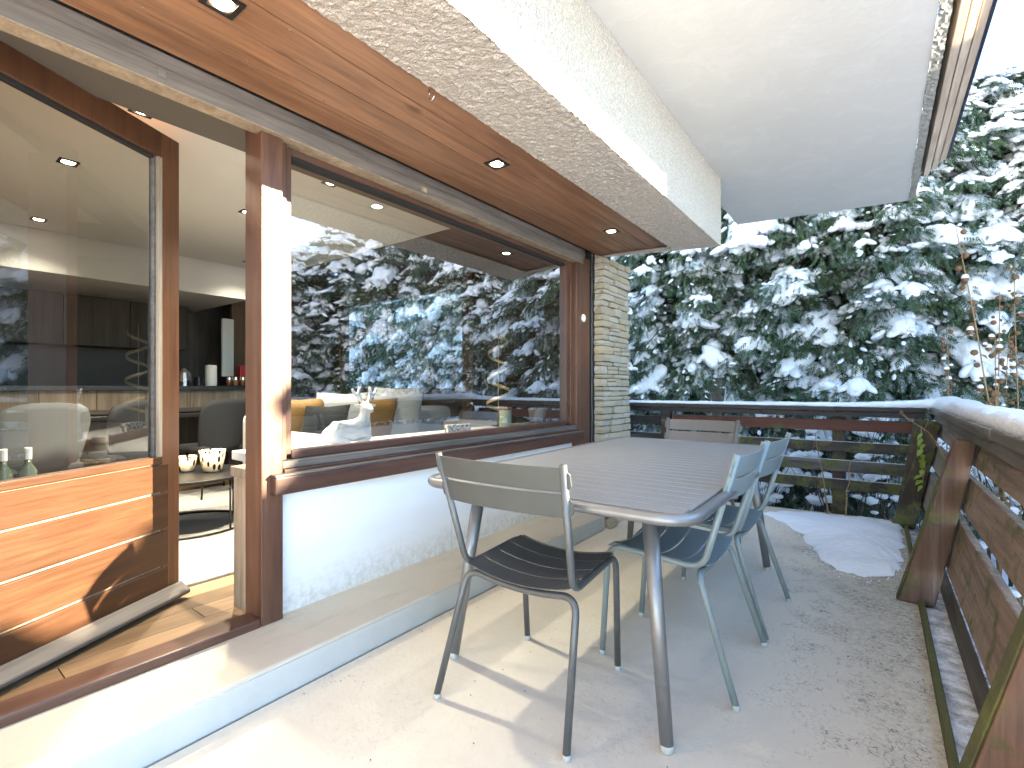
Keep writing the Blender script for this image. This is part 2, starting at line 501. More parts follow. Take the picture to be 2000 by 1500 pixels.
# ------------------------------------------------------------------ mesh builder
class MB:
    def __init__(s):
        s.v, s.f = [], []
    def add(s, vs, fs):
        o = len(s.v)
        s.v += [tuple(p) for p in vs]
        s.f += [tuple(i + o for i in q) for q in fs]
        return s
    def box(s, x0, x1, y0, y1, z0, z1):
        return s.add([(x0, y0, z0), (x1, y0, z0), (x1, y1, z0), (x0, y1, z0), (x0, y0, z1), (x1, y0, z1), (x1, y1, z1), (x0, y1, z1)],
                     [(0, 3, 2, 1), (4, 5, 6, 7), (0, 1, 5, 4), (1, 2, 6, 5), (2, 3, 7, 6), (3, 0, 4, 7)])
    def obox(s, c, hx, hy, hz):
        c, hx, hy, hz = (Vector(q) for q in (c, hx, hy, hz))
        P = [c + a * hx + b * hy + d * hz for d in (-1, 1) for (a, b) in ((-1, -1), (1, -1), (1, 1), (-1, 1))]
        return s.add(P, [(0, 3, 2, 1), (4, 5, 6, 7), (0, 1, 5, 4), (1, 2, 6, 5), (2, 3, 7, 6), (3, 0, 4, 7)])
    def beam(s, a, b, wid, thk, up=(0, 0, 1)):
        a, b, up = Vector(a), Vector(b), Vector(up)
        d = b - a
        side = d.cross(up).normalized()
        u = side.cross(d).normalized()
        return s.obox((a + b) / 2, d / 2, side * wid / 2, u * thk / 2)
    def prism(s, poly, z0, z1):
        n = len(poly)
        return s.add([(x, y, z0) for x, y in poly] + [(x, y, z1) for x, y in poly],
                     [tuple(range(n - 1, -1, -1)), tuple(range(n, 2 * n))] + [(i, (i + 1) % n, n + (i + 1) % n, n + i) for i in range(n)])
    def tube(s, path, r, n=10, cap=True, closed=False):
        P = [Vector(p) for p in path]
        rr = r if isinstance(r, (list, tuple)) else [r] * len(P)
        vs, fs = [], []
        prev = None
        m = len(P)
        for i, p in enumerate(P):
            if closed:
                d = P[(i + 1) % m] - P[i - 1]
            else:
                d = P[min(i + 1, m - 1)] - P[max(i - 1, 0)]
            d.normalize()
            if prev is None:
                ref = Vector((0, 0, 1)) if abs(d.z) < 0.9 else Vector((1, 0, 0))
                a = d.cross(ref).normalized()
            else:
                a = (prev - d * prev.dot(d)).normalized()
            prev = a
            b = d.cross(a)
            for k in range(n):
                t_ = 2 * math.pi * k / n
                vs.append(p + (a * math.cos(t_) + b * math.sin(t_)) * rr[i])
        for i in range(m if closed else m - 1):
            j = (i + 1) % m
            for k in range(n):
                fs.append((i * n + k, i * n + (k + 1) % n, j * n + (k + 1) % n, j * n + k))
        if cap and not closed:
            fs.append(tuple(range(n - 1, -1, -1)))
            fs.append(tuple((m - 1) * n + k for k in range(n)))
        return s.add(vs, fs)
    def lathe(s, prof, c=(0, 0, 0), n=20):
        vs, fs = [], []
        for (r, z) in prof:
            for k in range(n):
                t_ = 2 * math.pi * k / n
                vs.append((c[0] + r * math.cos(t_), c[1] + r * math.sin(t_), c[2] + z))
        for i in range(len(prof) - 1):
            for k in range(n):
                fs.append((i * n + k, i * n + (k + 1) % n, (i + 1) * n + (k + 1) % n, (i + 1) * n + k))
        fs.append(tuple(range(n - 1, -1, -1)))
        fs.append(tuple((len(prof) - 1) * n + k for k in range(n)))
        return s.add(vs, fs)
    def mesh(s, name, smooth=False):
        me = bpy.data.meshes.new(name)
        me.from_pydata(s.v, [], s.f)
        if smooth:
            me.polygons.foreach_set('use_smooth', [True] * len(me.polygons))
        me.update()
        return me
    def build(s, name, mat, parent=None, smooth=False, bevel=0.0, loc=None):
        me = s.mesh(name, smooth)
        me.materials.append(M[mat])
        return put(name, me, parent, bevel, loc)

def put(name, me, parent=None, bevel=0.0, loc=None):
    o = bpy.data.objects.new(name, me)
    col.objects.link(o)
    if parent is not None:
        o.parent = parent
    if loc is not None:
        o.location = loc
    if bevel:
        md = o.modifiers.new('bevel', 'BEVEL')
        md.width = bevel
        md.segments = 2
        md.limit_method = 'ANGLE'
    return o
def tag(o, label, cat, group=None):
    o['label'] = label
    o['category'] = cat
    if group:
        o['group'] = group
    return o
def struct(o):
    o['kind'] = 'structure'
    return o
def stuff(o):
    o['kind'] = 'stuff'
    return o
def thing(name, label, cat, loc=(0, 0, 0), rz=0.0, group=None):
    o = bpy.data.objects.new(name, None)
    o.empty_display_size = 0.1
    col.objects.link(o)
    o.location = loc
    o.rotation_euler = (0, 0, rz)
    return tag(o, label, cat, group)
def copy_tree(o, parent=None):
    c = o.copy()
    col.objects.link(c)
    c.parent = parent
    for ch in list(o.children):
        copy_tree(ch, c)
    return c
def arc(c, r, a0, a1, ax, ay, n=6):
    c, ax, ay = Vector(c), Vector(ax), Vector(ay)
    return [c + ax * (r * math.cos(a0 + (a1 - a0) * i / n)) + ay * (r * math.sin(a0 + (a1 - a0) * i / n)) for i in range(n + 1)]
def fillet(pts, r, n=5):
    """round the inner corners of a polyline"""
    P = [Vector(p) for p in pts]
    out = [P[0]]
    for i in range(1, len(P) - 1):
        a, b, c = P[i - 1], P[i], P[i + 1]
        ri = r[i - 1] if isinstance(r, (list, tuple)) else r
        d1, d2 = (a - b), (c - b)
        k = min(ri, d1.length * 0.49, d2.length * 0.49)
        p, q = b + d1.normalized() * k, b + d2.normalized() * k
        for j in range(n + 1):
            u = j / n
            out.append(p * (1 - u) ** 2 + b * 2 * u * (1 - u) + q * u * u)
    out.append(P[-1])
    return out
def from_np(name, V, F, mat, parent=None, smooth=False):
    me = bpy.data.meshes.new(name)
    V = np.asarray(V, np.float32)
    F = np.asarray(F, np.int32)
    k = F.shape[1]
    me.vertices.add(len(V))
    me.vertices.foreach_set('co', V.ravel())
    me.loops.add(F.size)
    me.loops.foreach_set('vertex_index', F.ravel())
    me.polygons.add(len(F))
    me.polygons.foreach_set('loop_start', np.arange(0, F.size, k, dtype=np.int32))
    me.polygons.foreach_set('use_smooth', np.full(len(F), smooth))
    me.update(calc_edges=True)
    me.materials.append(M[mat])
    if parent is False:
        return me
    return put(name, me, parent)

# ------------------------------------------------------------------ ground, terrace
XW = -2.10              # outer face of the house wall
STEP = 0.12
FL = 0.13               # room floor
# snowy ground: one sheet to the horizon, humped close by
gx = np.concatenate([[-900, -300, -100, -40], np.linspace(-16, 16, 90), [40, 100, 300, 900]])
gy = np.concatenate([[-900, -300, -100, -40], np.linspace(-10, 24, 96), [50, 120, 300, 900]])
GX, GY = np.meshgrid(gx, gy, indexing='ij')
GZ = np.full_like(GX, -0.42)
for i in range(GX.shape[0]):
    for j in range(GX.shape[1]):
        if abs(GX[i, j]) < 30 and abs(GY[i, j]) < 40:
            p = Vector((GX[i, j] * 0.5, GY[i, j] * 0.5, 3.1))
            GZ[i, j] += 0.16 * noise.noise(p) + 0.05 * noise.noise(p * 4.0)
ni, nj = GX.shape
idx = np.arange(ni * nj).reshape(ni, nj)
F = np.stack([idx[:-1, :-1], idx[1:, :-1], idx[1:, 1:], idx[:-1, 1:]], -1).reshape(-1, 4)
struct(from_np('snowy_ground', np.stack([GX, GY, GZ], -1).reshape(-1, 3), F, 'snow', None, True))
m = MB()
m.prism([(-1.72, -4.5), (0.165, -4.5), (0.165, 5.22), (-2.2, 5.0), (-2.2, 3.9), (-1.72, 3.9)], -0.6, 0.0)
struct(m.build('terrace_floor', 'floor_concrete'))
step = MB().box(-2.16, -1.735, -4.5, 3.52, -0.02, STEP).build('terrace_step', 'step_concrete', bevel=0.012)
struct(step)
MB().box(-1.7345, -1.7285, -4.5, 3.515, 0.001, STEP - 0.011).build('riser', 'riser_grey', step)

# ------------------------------------------------------------------ house shell
house = thing('chalet', 'chalet with white wall, brown timber window, open door and stucco balcony beam', 'house', (-2.1, 1.0, 0))
HP = Vector((-2.1, 1.0, 0))
def H(o):                                     # parent to the house, keeping world coordinates
    o.parent = house
    o.location = Vector(o.location) - HP
    return o
def grp(name, loc):
    o = bpy.data.objects.new(name, None)
    o.empty_display_size = 0.1
    col.objects.link(o)
    o.location = loc
    return H(o)
def hpart(mb, name, mat, bevel=0.004, smooth=False):
    return H(mb.build(name, mat, bevel=bevel, smooth=smooth))

hpart(MB().box(-2.32, XW, 1.085, 3.935, STEP - 0.02, 0.77), 'white_wall', 'white_render', 0)
# timber posts
hpart(MB().box(-2.20, -2.055, 0.992, 1.085, STEP, 2.26), 'window_post', 'redwood_v')
hpart(MB().box(-2.20, -2.055, 3.645, 3.885, STEP + 0.3, 2.26), 'window_post', 'redwood_v')
hpart(MB().box(-2.075, -2.066, 3.775, 3.79, 1.0, 2.26), 'post_groove', 'black_gap', 0)
hpart(MB().box(-2.20, -2.045, 3.886, 3.905, STEP, 2.36), 'gap_strip', 'black_gap', 0)
hpart(MB().box(-2.20, -2.05, 3.906, 3.918, STEP, 2.36), 'weather_seal', 'white_plastic', 0)
hpart(MB().box(-2.20, -2.04, 3.919, 3.95, STEP, 2.36), 'gap_strip', 'black_gap', 0)
bt = MB()
bt.lathe([(0.0, 0), (0.03, 0), (0.034, 0.004), (0.034, 0.010), (0.028, 0.016), (0.0, 0.017)], n=18)
btn = hpart(bt, 'round_button', 'white_plastic', 0, True)
btn.rotation_euler = (0, R(90), 0)
btn.location = Vector((-2.055, 3.755, 1.725)) - HP
# window: frame members, sills, pane
win = grp('window', (-2.1, 2.3, 0.8))
WP = Vector((-2.1, 2.3, 0.8))
def wpart(mb, name, mat, bevel=0.004):
    o = mb.build(name, mat, bevel=bevel)
    o.parent = win
    o.location = -WP
    return o
wpart(MB().box(-2.18, -2.085, 1.0855, 1.118, 0.80, 2.25), 'frame_rail', 'redwood_v')
wpart(MB().box(-2.17, -2.105, 1.1185, 1.150, 0.82, 2.20), 'frame_rail', 'redwood_v')
wpart(MB().box(-2.17, -2.105, 3.555, 3.600, 0.82, 2.20), 'frame_rail', 'redwood_v')
wpart(MB().box(-2.18, -2.085, 3.6005, 3.6445, 0.80, 2.25), 'frame_rail', 'redwood_v')
wpart(MB().box(-2.17, -2.105, 1.1505, 3.5545, 2.165, 2.235), 'frame_rail', 'redwood_h')
wpart(MB().box(-2.165, -2.112, 1.1505, 3.5545, 2.15, 2.1645), 'glazing_bead', 'black_gap', 0)
wpart(MB().box(-2.17, -2.105, 1.1505, 3.5545, 0.80, 0.838), 'frame_rail', 'redwood_h')
wpart(MB().box(-2.18, -2.06, 1.0855, 3.6445, 0.766, 0.7995), 'sill', 'dark_ledge')
wpart(MB().box(-2.10, -2.045, 1.0855, 3.70, 0.742, 0.7655), 'sill', 'redwood_h')
wpart(MB().box(-2.098, -2.012, 1.030, 3.71, 0.664, 0.7415), 'sill', 'redwood_h', 0.008)
wpart(MB().box(-2.06, -2.008, 1.028, 3.712, 0.7417, 0.752), 'sill', 'dark_ledge', 0.003)
pn = MB().add([(-2.137, 1.14, 0.83), (-2.137, 3.565, 0.83), (-2.137, 3.565, 2.18), (-2.137, 1.14, 2.18)], [(0, 1, 2, 3)])
wpart(pn, 'pane', 'window_glass', 0)
# lintel: weathered grey boards with two metal plates
lin = grp('lintel', (-2.03, 1.5, 2.25))
def lpart(mb, name, mat, bevel=0.004):
    o = mb.build(name, mat, bevel=bevel)
    o.parent = lin
    o.location = -Vector((-2.03, 1.5, 2.25))
    return o
lpart(MB().box(-2.10, -2.030, -1.5, 3.73, 2.197, 2.262), 'board', 'grey_timber')
lpart(MB().box(-2.10, -2.038, -1.5, 3.73, 2.2625, 2.316), 'board', 'grey_timber')
lpart(MB().box(-2.104, -2.026, -1.5, 3.728, 2.1925, 2.1965), 'edge_strip', 'barn_wood', 0.001)
lpart(MB().box(-2.034, -2.027, 0.62, 0.645, 2.205, 2.255), 'plate', 'grey_timber', 0.002)
lpart(MB().box(-2.034, -2.027, 1.86, 1.90, 2.215, 2.24), 'plate', 'barn_wood', 0.002)
hpart(MB().box(-2.45, -2.101, -1.5, 4.0, 2.26, 2.86), 'upper_wall', 'room_dark', 0)
# soffit planks
sof = grp('soffit', (-1.7, 2.0, 2.32))
edges = [-2.03, -1.87, -1.715, -1.555, -1.405]
for i in range(4):
    o = MB().box(edges[i] + 0.002, edges[i + 1] - 0.002, -1.5, 4.02 + 0.012 * i, 2.318, 2.336).build('plank', 'soffit_wood', bevel=0.003)
    o.parent = sof
    o.location = -Vector((-1.7, 2.0, 2.32))
o = MB().box(-2.03, -1.40, -1.5, 3.98, 2.337, 2.36).build('backing', 'black_gap')
o.parent = sof
o.location = -Vector((-1.7, 2.0, 2.32))
for k in range(26):
    y = 0.25 + 0.30 * (k // 2) + random.uniform(-0.03, 0.03)
    x = (edges[1] + 0.02) if k % 2 else (edges[3] - 0.02)
    o = MB().lathe([(0.0036, 0.0), (0.0036, -0.0012), (0.002, -0.002)], (x, y, 2.3178), 8).build('screw_head', 'chrome')
    o.parent = sof
    o.location = -Vector((-1.7, 2.0, 2.32))
# steel screw hook in the soffit
hk = MB().tube([(0, 0, 0), (0, 0, -0.035)] + arc((0.014, 0, -0.035), 0.014, math.pi, 2.2 * math.pi, (1, 0, 0), (0, 0, 1), 8), 0.0025, 8)
tag(hk.build('screw_hook', 'chrome', smooth=True, loc=(-1.44, 1.36, 2.318)), 'small steel screw hook in the wooden soffit', 'hook')
# stucco beam: displaced skin
def rough_quad(p00, p10, p11, p01, nu, nv, amp, seed, tuck=False):
    p00, p10, p11, p01 = (np.array(q, float) for q in (p00, p10, p11, p01))
    u = np.linspace(0, 1, nu + 1)[:, None, None]
    v = np.linspace(0, 1, nv + 1)[None, :, None]
    P = p00 * (1 - u) * (1 - v) + p10 * u * (1 - v) + p11 * u * v + p01 * (1 - u) * v
    nrm = np.cross(p10 - p00, p01 - p00)
    nrm /= np.linalg.norm(nrm)
    flat = P.reshape(-1, 3)
    d = np.array([noise.noise(Vector(q) * 45.0) * 0.6 + noise.noise(Vector(q) * 110.0) * 0.4 for q in flat])
    # one displacement for every skin that meets at an edge: along all axes
    d2 = np.array([noise.noise(Vector(q) * 60.0 + Vector((9, 4, 2))) for q in flat])
    flat = flat + nrm * (d * amp)[:, None] + np.array([0.5, 0.5, 0.7]) * (d2 * amp * 0.5)[:, None]
    ii = np.arange((nu + 1) * (nv + 1)).reshape(nu + 1, nv + 1)
    Fq = np.stack([ii[:-1, :-1], ii[1:, :-1], ii[1:, 1:], ii[:-1, 1:]], -1).reshape(-1, 4)
    return flat, Fq
def join_np(parts):
    Vs, Fs, o = [], [], 0
    for V_, F_ in parts:
        Vs.append(V_)
        Fs.append(F_ + o)
        o += len(V_)
    return np.concatenate(Vs), np.concatenate(Fs)
BX0, BX1, BZ0, SZ = -1.405, -1.049, 2.30, 2.86
e0, e1 = 4.17, 4.294      # the house end runs slightly askew
parts = [rough_quad((BX0, 0.2, BZ0), (BX0, e0, BZ0), (BX1, e1, BZ0), (BX1, 0.2, BZ0), 330, 30, 0.010, 1),
         rough_quad((BX1, 0.2, BZ0), (BX1, e1, BZ0), (BX1, e1, SZ), (BX1, 0.2, SZ), 330, 46, 0.010, 2),
         rough_quad((BX1, e1, BZ0), (-2.15, 3.985, BZ0), (-2.15, 3.985, SZ), (BX1, e1, SZ), 80, 42, 0.010, 3),
         rough_quad((BX0, 0.2, BZ0 + 0.03), (BX0, e0, BZ0 + 0.03), (BX0, e0, BZ0), (BX0, 0.2, BZ0), 300, 2, 0.005, 4),
         rough_quad((-2.1, 3.975, 2.303), (-2.1, 4.0, 2.303), (BX0 + 0.02, e0, 2.303), (BX0 + 0.02, 4.05, 2.303), 4, 40, 0.004, 5)]
V_, F_ = join_np(parts)
o = from_np('stucco_beam', V_, F_, 'stucco', None, False)
H(o)
hpart(MB().box(BX0 + 0.012, BX1 - 0.012, -4.5, 4.12, BZ0 + 0.012, SZ), 'beam_core', 'stucco', 0)
# balcony slab over the terrace and its outer edge boards
sl = MB()
sl.prism([(-2.6, -4.5), (0.22, -4.5), (0.22, 5.835), (-1.2, 5.60), (-1.2, 4.26), (-2.6, 4.0)], SZ, SZ + 0.2)
hpart(sl, 'balcony_slab', 'slab_paint', 0)
cs = [rough_quad((0.221, 0.5, SZ - 0.004), (0.221, 5.84, SZ - 0.004), (0.275, 5.84, SZ + 0.02), (0.275, 0.5, SZ + 0.02), 260, 5, 0.008, 7),
      rough_quad((0.275, 0.5, SZ + 0.02), (0.275, 5.84, SZ + 0.02), (0.275, 5.84, SZ + 0.2), (0.275, 0.5, SZ + 0.2), 260, 6, 0.006, 8)]
V_, F_ = join_np(cs)
H(from_np('slab_edge', V_, F_, 'rough_concrete'))
for k in range(3):
    x = 0.287 + k * 0.052
    hpart(MB().obox((x + 0.02, 1.2, SZ + 0.16 + 0.045 * k), (0.021, 0, 0.01), (0, 4.2, 0), (-0.02, 0, 0.10)), 'balcony_board', 'balcony_board', 0.004)
hpart(MB().box(0.452, 0.47, -3.0, 5.4, SZ + 0.16, SZ + 0.42), 'balcony_trim', 'balcony_trim', 0.003)
hpart(MB().box(-2.6, -1.2, -4.5, 3.9, SZ + 0.201, SZ + 2.9), 'sky_block_storey', 'white_render', 0)  # unseen building mass above the slab, added to block sky light
hpart(MB().prism([(-7.2, -4.6), (0.7, -4.6), (0.7, 5.9), (-7.2, 5.9)], SZ + 3.2, SZ + 3.4), 'sky_block_roof', 'snow', 0)  # out of view, also added against sky light

# stone pillar: every ledge stone is a piece
pil = grp('stone_pillar', (-1.95, 4.2, 0))
PP = Vector((-1.95, 4.2, 0))
o = MB().prism([(-2.6, 3.965), (-1.972, 3.965), (-1.972, 4.50), (-2.6, 4.50)], 0.0, 2.30).build('mortar_core', 'mortar')
o.parent = pil
o.location = -PP
def stone_mesh(seed):
    r_ = random.Random(seed)
    nx, ny, nz = 4, 3, 2
    vs, fs, ids = [], [], {}
    def vid(i, j, k):
        key = (i, j, k)
        if key not in ids:
            x, y, z = i / nx * 2 - 1, j / ny * 2 - 1, k / nz * 2 - 1
            px = x * (1 - 0.05 * (abs(z) ** 2) - 0.05 * abs(y) ** 3)
            pz = z * (1 - 0.07 * abs(x) ** 4 - 0.05 * abs(y) ** 4) + r_.uniform(-0.10, 0.10)
            py = y * (1 - 0.07 * abs(z) ** 2) + r_.uniform(-0.09, 0.09)
            ids[key] = len(vs)
            vs.append((px + r_.uniform(-0.02, 0.02), py, pz))
        return ids[key]
    for i in range(nx):
        for j in range(ny):
            fs += [(vid(i, j, 0), vid(i, j + 1, 0), vid(i + 1, j + 1, 0), vid(i + 1, j, 0)), (vid(i, j, nz), vid(i + 1, j, nz), vid(i + 1, j + 1, nz), vid(i, j + 1, nz))]
    for i in range(nx):
        for k in range(nz):
            fs += [(vid(i, 0, k), vid(i + 1, 0, k), vid(i + 1, 0, k + 1), vid(i, 0, k + 1)), (vid(i, ny, k), vid(i, ny, k + 1), vid(i + 1, ny, k + 1), vid(i + 1, ny, k))]
    for j in range(ny):
        for k in range(nz):
            fs += [(vid(0, j, k), vid(0, j, k + 1), vid(0, j + 1, k + 1), vid(0, j + 1, k)), (vid(nx, j, k), vid(nx, j + 1, k), vid(nx, j + 1, k + 1), vid(nx, j, k + 1))]
    me = MB().add(vs, fs).mesh('stone', False)
    me.materials.append(M['ledge_stone'])
    return me
stones = [stone_mesh(100 + i) for i in range(14)]
def stone(x0, x1, y0, y1, z0, z1, parent=pil, off=PP):
    o = put('stone', random.choice(stones), parent)
    o.location = Vector(((x0 + x1) / 2, (y0 + y1) / 2, (z0 + z1) / 2)) - off
    o.scale = ((x1 - x0) / 2, (y1 - y0) / 2, (z1 - z0) / 2)
    return o
z = 0.0
while z < 2.27:
    h = random.choice([0.038, 0.05, 0.06, 0.068, 0.075, 0.055])
    if z + h > 2.27:
        h = 2.30 - z
    y = 3.948
    first = True
    while y < 4.50:
        L = random.uniform(0.14, 0.30) if not first else random.uniform(0.09, 0.24)
        if 4.52 - (y + L) < 0.08:
            L = 4.52 - y
        pr = random.uniform(-0.012, 0.014)
        yy = y - random.uniform(0, 0.012) if first else y
        if h > 0.062 and not first and random.random() < 0.35:      # two thin ones in one course
            hh = h * random.uniform(0.4, 0.6)
            stone(-2.05, -1.95 + pr, yy, y + L - 0.006, z, z + hh - 0.004)
            stone(-2.05, -1.95 + random.uniform(-0.012, 0.014), yy, y + L - 0.006, z + hh, z + h - 0.005)
        else:
            stone(-2.13 if first else -2.05, -1.95 + pr, yy, y + L - 0.006, z, z + h - 0.005)
        y += L
        first = False
    z += h
# rubble at the end of the step
for (x0, x1, y0, y1, z0, z1) in ((-1.96, -1.80, 3.53, 3.68, 0.0, 0.07), (-1.79, -1.68, 3.54, 3.66, 0.0, 0.06), (-1.93, -1.74, 3.54, 3.70, 0.072, 0.13), (-2.1, -1.97, 3.53, 3.72, 0, 0.10)):
    stone(x0, x1, y0, y1, z0, z1)

# ------------------------------------------------------------------ door, opened inwards
HINGE = Vector((-2.145, -0.03, 0))
tip = Vector((-2.635, 0.89, 0))
dvec = tip - HINGE
DL = dvec.length
dang = math.atan2(dvec.y, dvec.x) - R(90)
door = grp('door', HINGE)
door.rotation_euler = (0, 0, dang)
# local: +y along the door from the hinge, +x towards outside
def dpart(mb, name, mat, bevel=0.004, parent=None):
    o = mb.build(name, mat, bevel=bevel)
    o.parent = door
    return o
DZ0, DZ1 = 0.155, 2.275
dpart(MB().box(-0.05, 0.0, DL - 0.095, DL, DZ0, DZ1), 'stile', 'door_wood_v')
dpart(MB().box(-0.05, 0.0, 0.0, 0.135, DZ0, DZ1), 'stile', 'door_wood_h')
dpart(MB().box(-0.05, 0.0, 0.1355, DL - 0.0955, DZ1 - 0.115, DZ1), 'top_rail', 'door_wood_v')
gz = 0.808
zb = [0.19, 0.310, 0.475, 0.645, gz - 0.03]
for i in range(4):
    dpart(MB().box(-0.045, 0.004, 0.1355 - 0.13, DL - 0.06, zb[i] + 0.004, zb[i + 1] - 0.004), 'board', 'door_wood_h', 0.005)
dpart(MB().box(-0.05, -0.006, 0.136, DL - 0.096, DZ0 + 0.0, gz - 0.03), 'groove_backing', 'barn_wood', 0)  # pale wood stands in for the sunlit groove edges
dpart(MB().box(-0.045, 0.006, 0.1355 - 0.13, DL - 0.097, gz - 0.03, gz), 'mid_rail', 'door_wood_h')
dpart(MB().box(-0.035, -0.012, 0.1355, 0.15, gz, DZ1 - 0.115), 'bead', 'door_wood_h', 0.002)
dpart(MB().box(-0.035, 0.004, DL - 0.115, DL - 0.0955, gz, DZ1 - 0.1155), 'bead', 'barn_wood', 0.002)
dpart(MB().box(-0.035, -0.01, DL - 0.128, DL - 0.1155, gz, DZ1 - 0.1155), 'bead', 'grey_timber', 0.002)
dpart(MB().box(-0.035, -0.008, 0.15, DL - 0.128, DZ1 - 0.130, DZ1 - 0.1155), 'bead', 'black_gap', 0.002)
dpart(MB().add([(-0.025, 0.14, gz), (-0.025, DL - 0.12, gz), (-0.025, DL - 0.12, DZ1 - 0.12), (-0.025, 0.14, DZ1 - 0.12)], [(0, 1, 2, 3)]), 'pane', 'door_glass', 0)
dr = MB().add([(0.006, 0.0, 0.155), (0.055, 0.0, 0.155), (0.06, 0.0, 0.172), (0.006, 0.0, 0.212),
               (0.006, DL + 0.005, 0.155), (0.055, DL + 0.005, 0.155), (0.06, DL + 0.005, 0.172), (0.006, DL + 0.005, 0.212)],
              [(0, 1, 2, 3), (7, 6, 5, 4), (0, 4, 5, 1), (1, 5, 6, 2), (2, 6, 7, 3), (3, 7, 4, 0)])
dpart(dr, 'drip_rail', 'dark_ledge', 0.006)
hpart(MB().box(-2.165, -2.055, -0.10, 0.992, STEP - 0.005, 0.155), 'threshold', 'redwood_h', 0.008)
hpart(MB().box(-2.20, -2.055, -0.16, -0.06, STEP, 2.26), 'door_post', 'redwood_v')
hpart(MB().box(-2.30, -2.08, -4.5, -0.165, STEP - 0.02, 2.86), 'side_wall', 'brown_panel', 0)

# ------------------------------------------------------------------ room shell
rf = struct(MB().box(-6.8, -2.166, -3.5, 4.0, 0.0, FL - 0.006).build('room_floor', 'brown_panel'))
pl = MB().box(-0.07, 0.07, -0.6, 0.6, -0.005, 0.005).mesh('plank')
pl.materials.append(M['oak_floor'])
for i in range(9):
    x = -2.236 - 0.142 * i
    y = -1.4 + (i * 0.47) % 1.2
    while y < 2.6:
        o = put('plank', pl, rf, 0.0)
        o.location = (x, y, FL - 0.001)
        y += 1.204
CE = 2.40
struct(MB().box(-6.8, -2.32, -3.5, 2.83, CE, CE + 0.1).build('room_ceiling', 'room_white'))
rc = struct(MB().box(-6.8, -2.32, 2.831, 4.0, CE - 0.004, CE + 0.1).build('wooden_ceiling', 'dark_ceiling_wood'))
struct(MB().box(-6.9, -6.8, -3.5, 4.1, 0, 2.5).build('room_wall', 'kitchen_wood'))
struct(MB().box(-6.9, -2.1, -3.6, -3.5, 0, 2.5).build('room_wall', 'room_white'))
wl = MB()
wl.box(-6.8, -6.0, 4.0, 4.12, 0, 2.5).box(-3.6, -2.13, 4.0, 4.12, 0, 2.5).box(-6.0, -3.6, 4.0, 4.12, 0, 1.05).box(-6.0, -3.6, 4.0, 4.12, 2.30, 2.5)
struct(wl.build('end_wall', 'dark_ceiling_wood'))
gw = thing('garden_window', 'far window at the end of the room, snowy trees showing through it', 'window', (-4.8, 4.06, 1.05))
for (a, b, c, d) in ((-6.0, -5.94, 1.05, 2.30), (-3.66, -3.6, 1.05, 2.30), (-5.9395, -3.6605, 1.05, 1.11), (-5.9395, -3.6605, 2.24, 2.30)):
    o = MB().box(a, b, 4.02, 4.09, c, d).build('frame_rail', 'dark_ceiling_wood', gw, bevel=0.004)
    o.location = -Vector(gw.location)
o = MB().add([(-5.95, 4.055, 1.1), (-3.65, 4.055, 1.1), (-3.65, 4.055, 2.25), (-5.95, 4.055, 2.25)], [(0, 1, 2, 3)]).build('pane', 'door_glass', gw)
o.location = -Vector(gw.location)
tag(MB().box(-3.56, -3.42, 3.84, 3.998, FL, CE - 0.005).build('wooden_column', 'brown_panel', bevel=0.006), 'brown wooden column inside beside the far window', 'column')
# inner window shelf and barn-wood half wall
tag(MB().box(-2.62, -2.19, 1.115, 3.95, 0.755, 0.80).build('window_shelf', 'stone_pot', bevel=0.004), 'pale shelf inside along the bottom of the big window', 'shelf')
hw = thing('half_wall', 'barn wood clad half wall end beside the open doorway', 'half wall', (-2.32, 1.05, FL))
for i, (a, b) in enumerate(((-2.33, -2.205),)):
    o = MB().box(a, b, 1.0, 1.10, FL, 0.72).build('board', 'barn_wood', hw, bevel=0.004)
    o.location = -Vector(hw.location)
o = MB().box(-2.345, -2.203, 0.992, 1.11, 0.7205, 0.765).build('cap', 'barn_wood', hw, bevel=0.004)
o.location = -Vector(hw.location)
rug = tag(MB().box(-5.2, -2.72, 0.45, 2.7, FL + 0.0042, FL + 0.022).build('rug', 'rug', bevel=0.006), 'pale woven rug under the round coffee table', 'rug')

# recessed square spotlights
def spotlight(x, y, z, label, group, power, sz=0.045):
    t_ = thing('ceiling_spotlight', label, 'spotlight', (x, y, z), 0, group)
    tm = MB()
    tm.box(-sz, sz, -sz, -sz * 0.66, -0.006, 0.0).box(-sz, sz, sz * 0.66, sz, -0.006, 0.0).box(-sz, -sz * 0.66, -sz * 0.655, sz * 0.655, -0.006, 0).box(sz * 0.66, sz, -sz * 0.655, sz * 0.655, -0.006, 0)
    tm.build('trim', 'black_metal', t_, bevel=0.0015)
    MB().lathe([(sz * 0.655, -0.0005), (sz * 0.62, -0.004), (sz * 0.60, -0.004), (0.0, -0.0015)], n=20).build('lens', 'lamp_on', t_, smooth=False)
    ld = bpy.data.lights.new('spot', 'SPOT')
    ld.energy = power
    ld.spot_size = R(120)
    ld.spot_blend = 0.8
    ld.shadow_soft_size = 0.03
    ld.color = (1.0, 0.95, 0.88)
    lo = bpy.data.objects.new('bulb', ld)
    col.objects.link(lo)
    lo.parent = t_
    lo.location = (0, 0, -0.012)
for (y, lab) in ((0.667, 'black square spotlight in the soffit nearest the camera'), (2.03, 'middle black square spotlight in the wooden soffit above the window'), (3.43, 'spotlight in the wooden soffit close to the stone pillar')):
    spotlight(-1.63, y, 2.318, lab, 'spotlights in the wooden soffit', 1.0, 0.05)
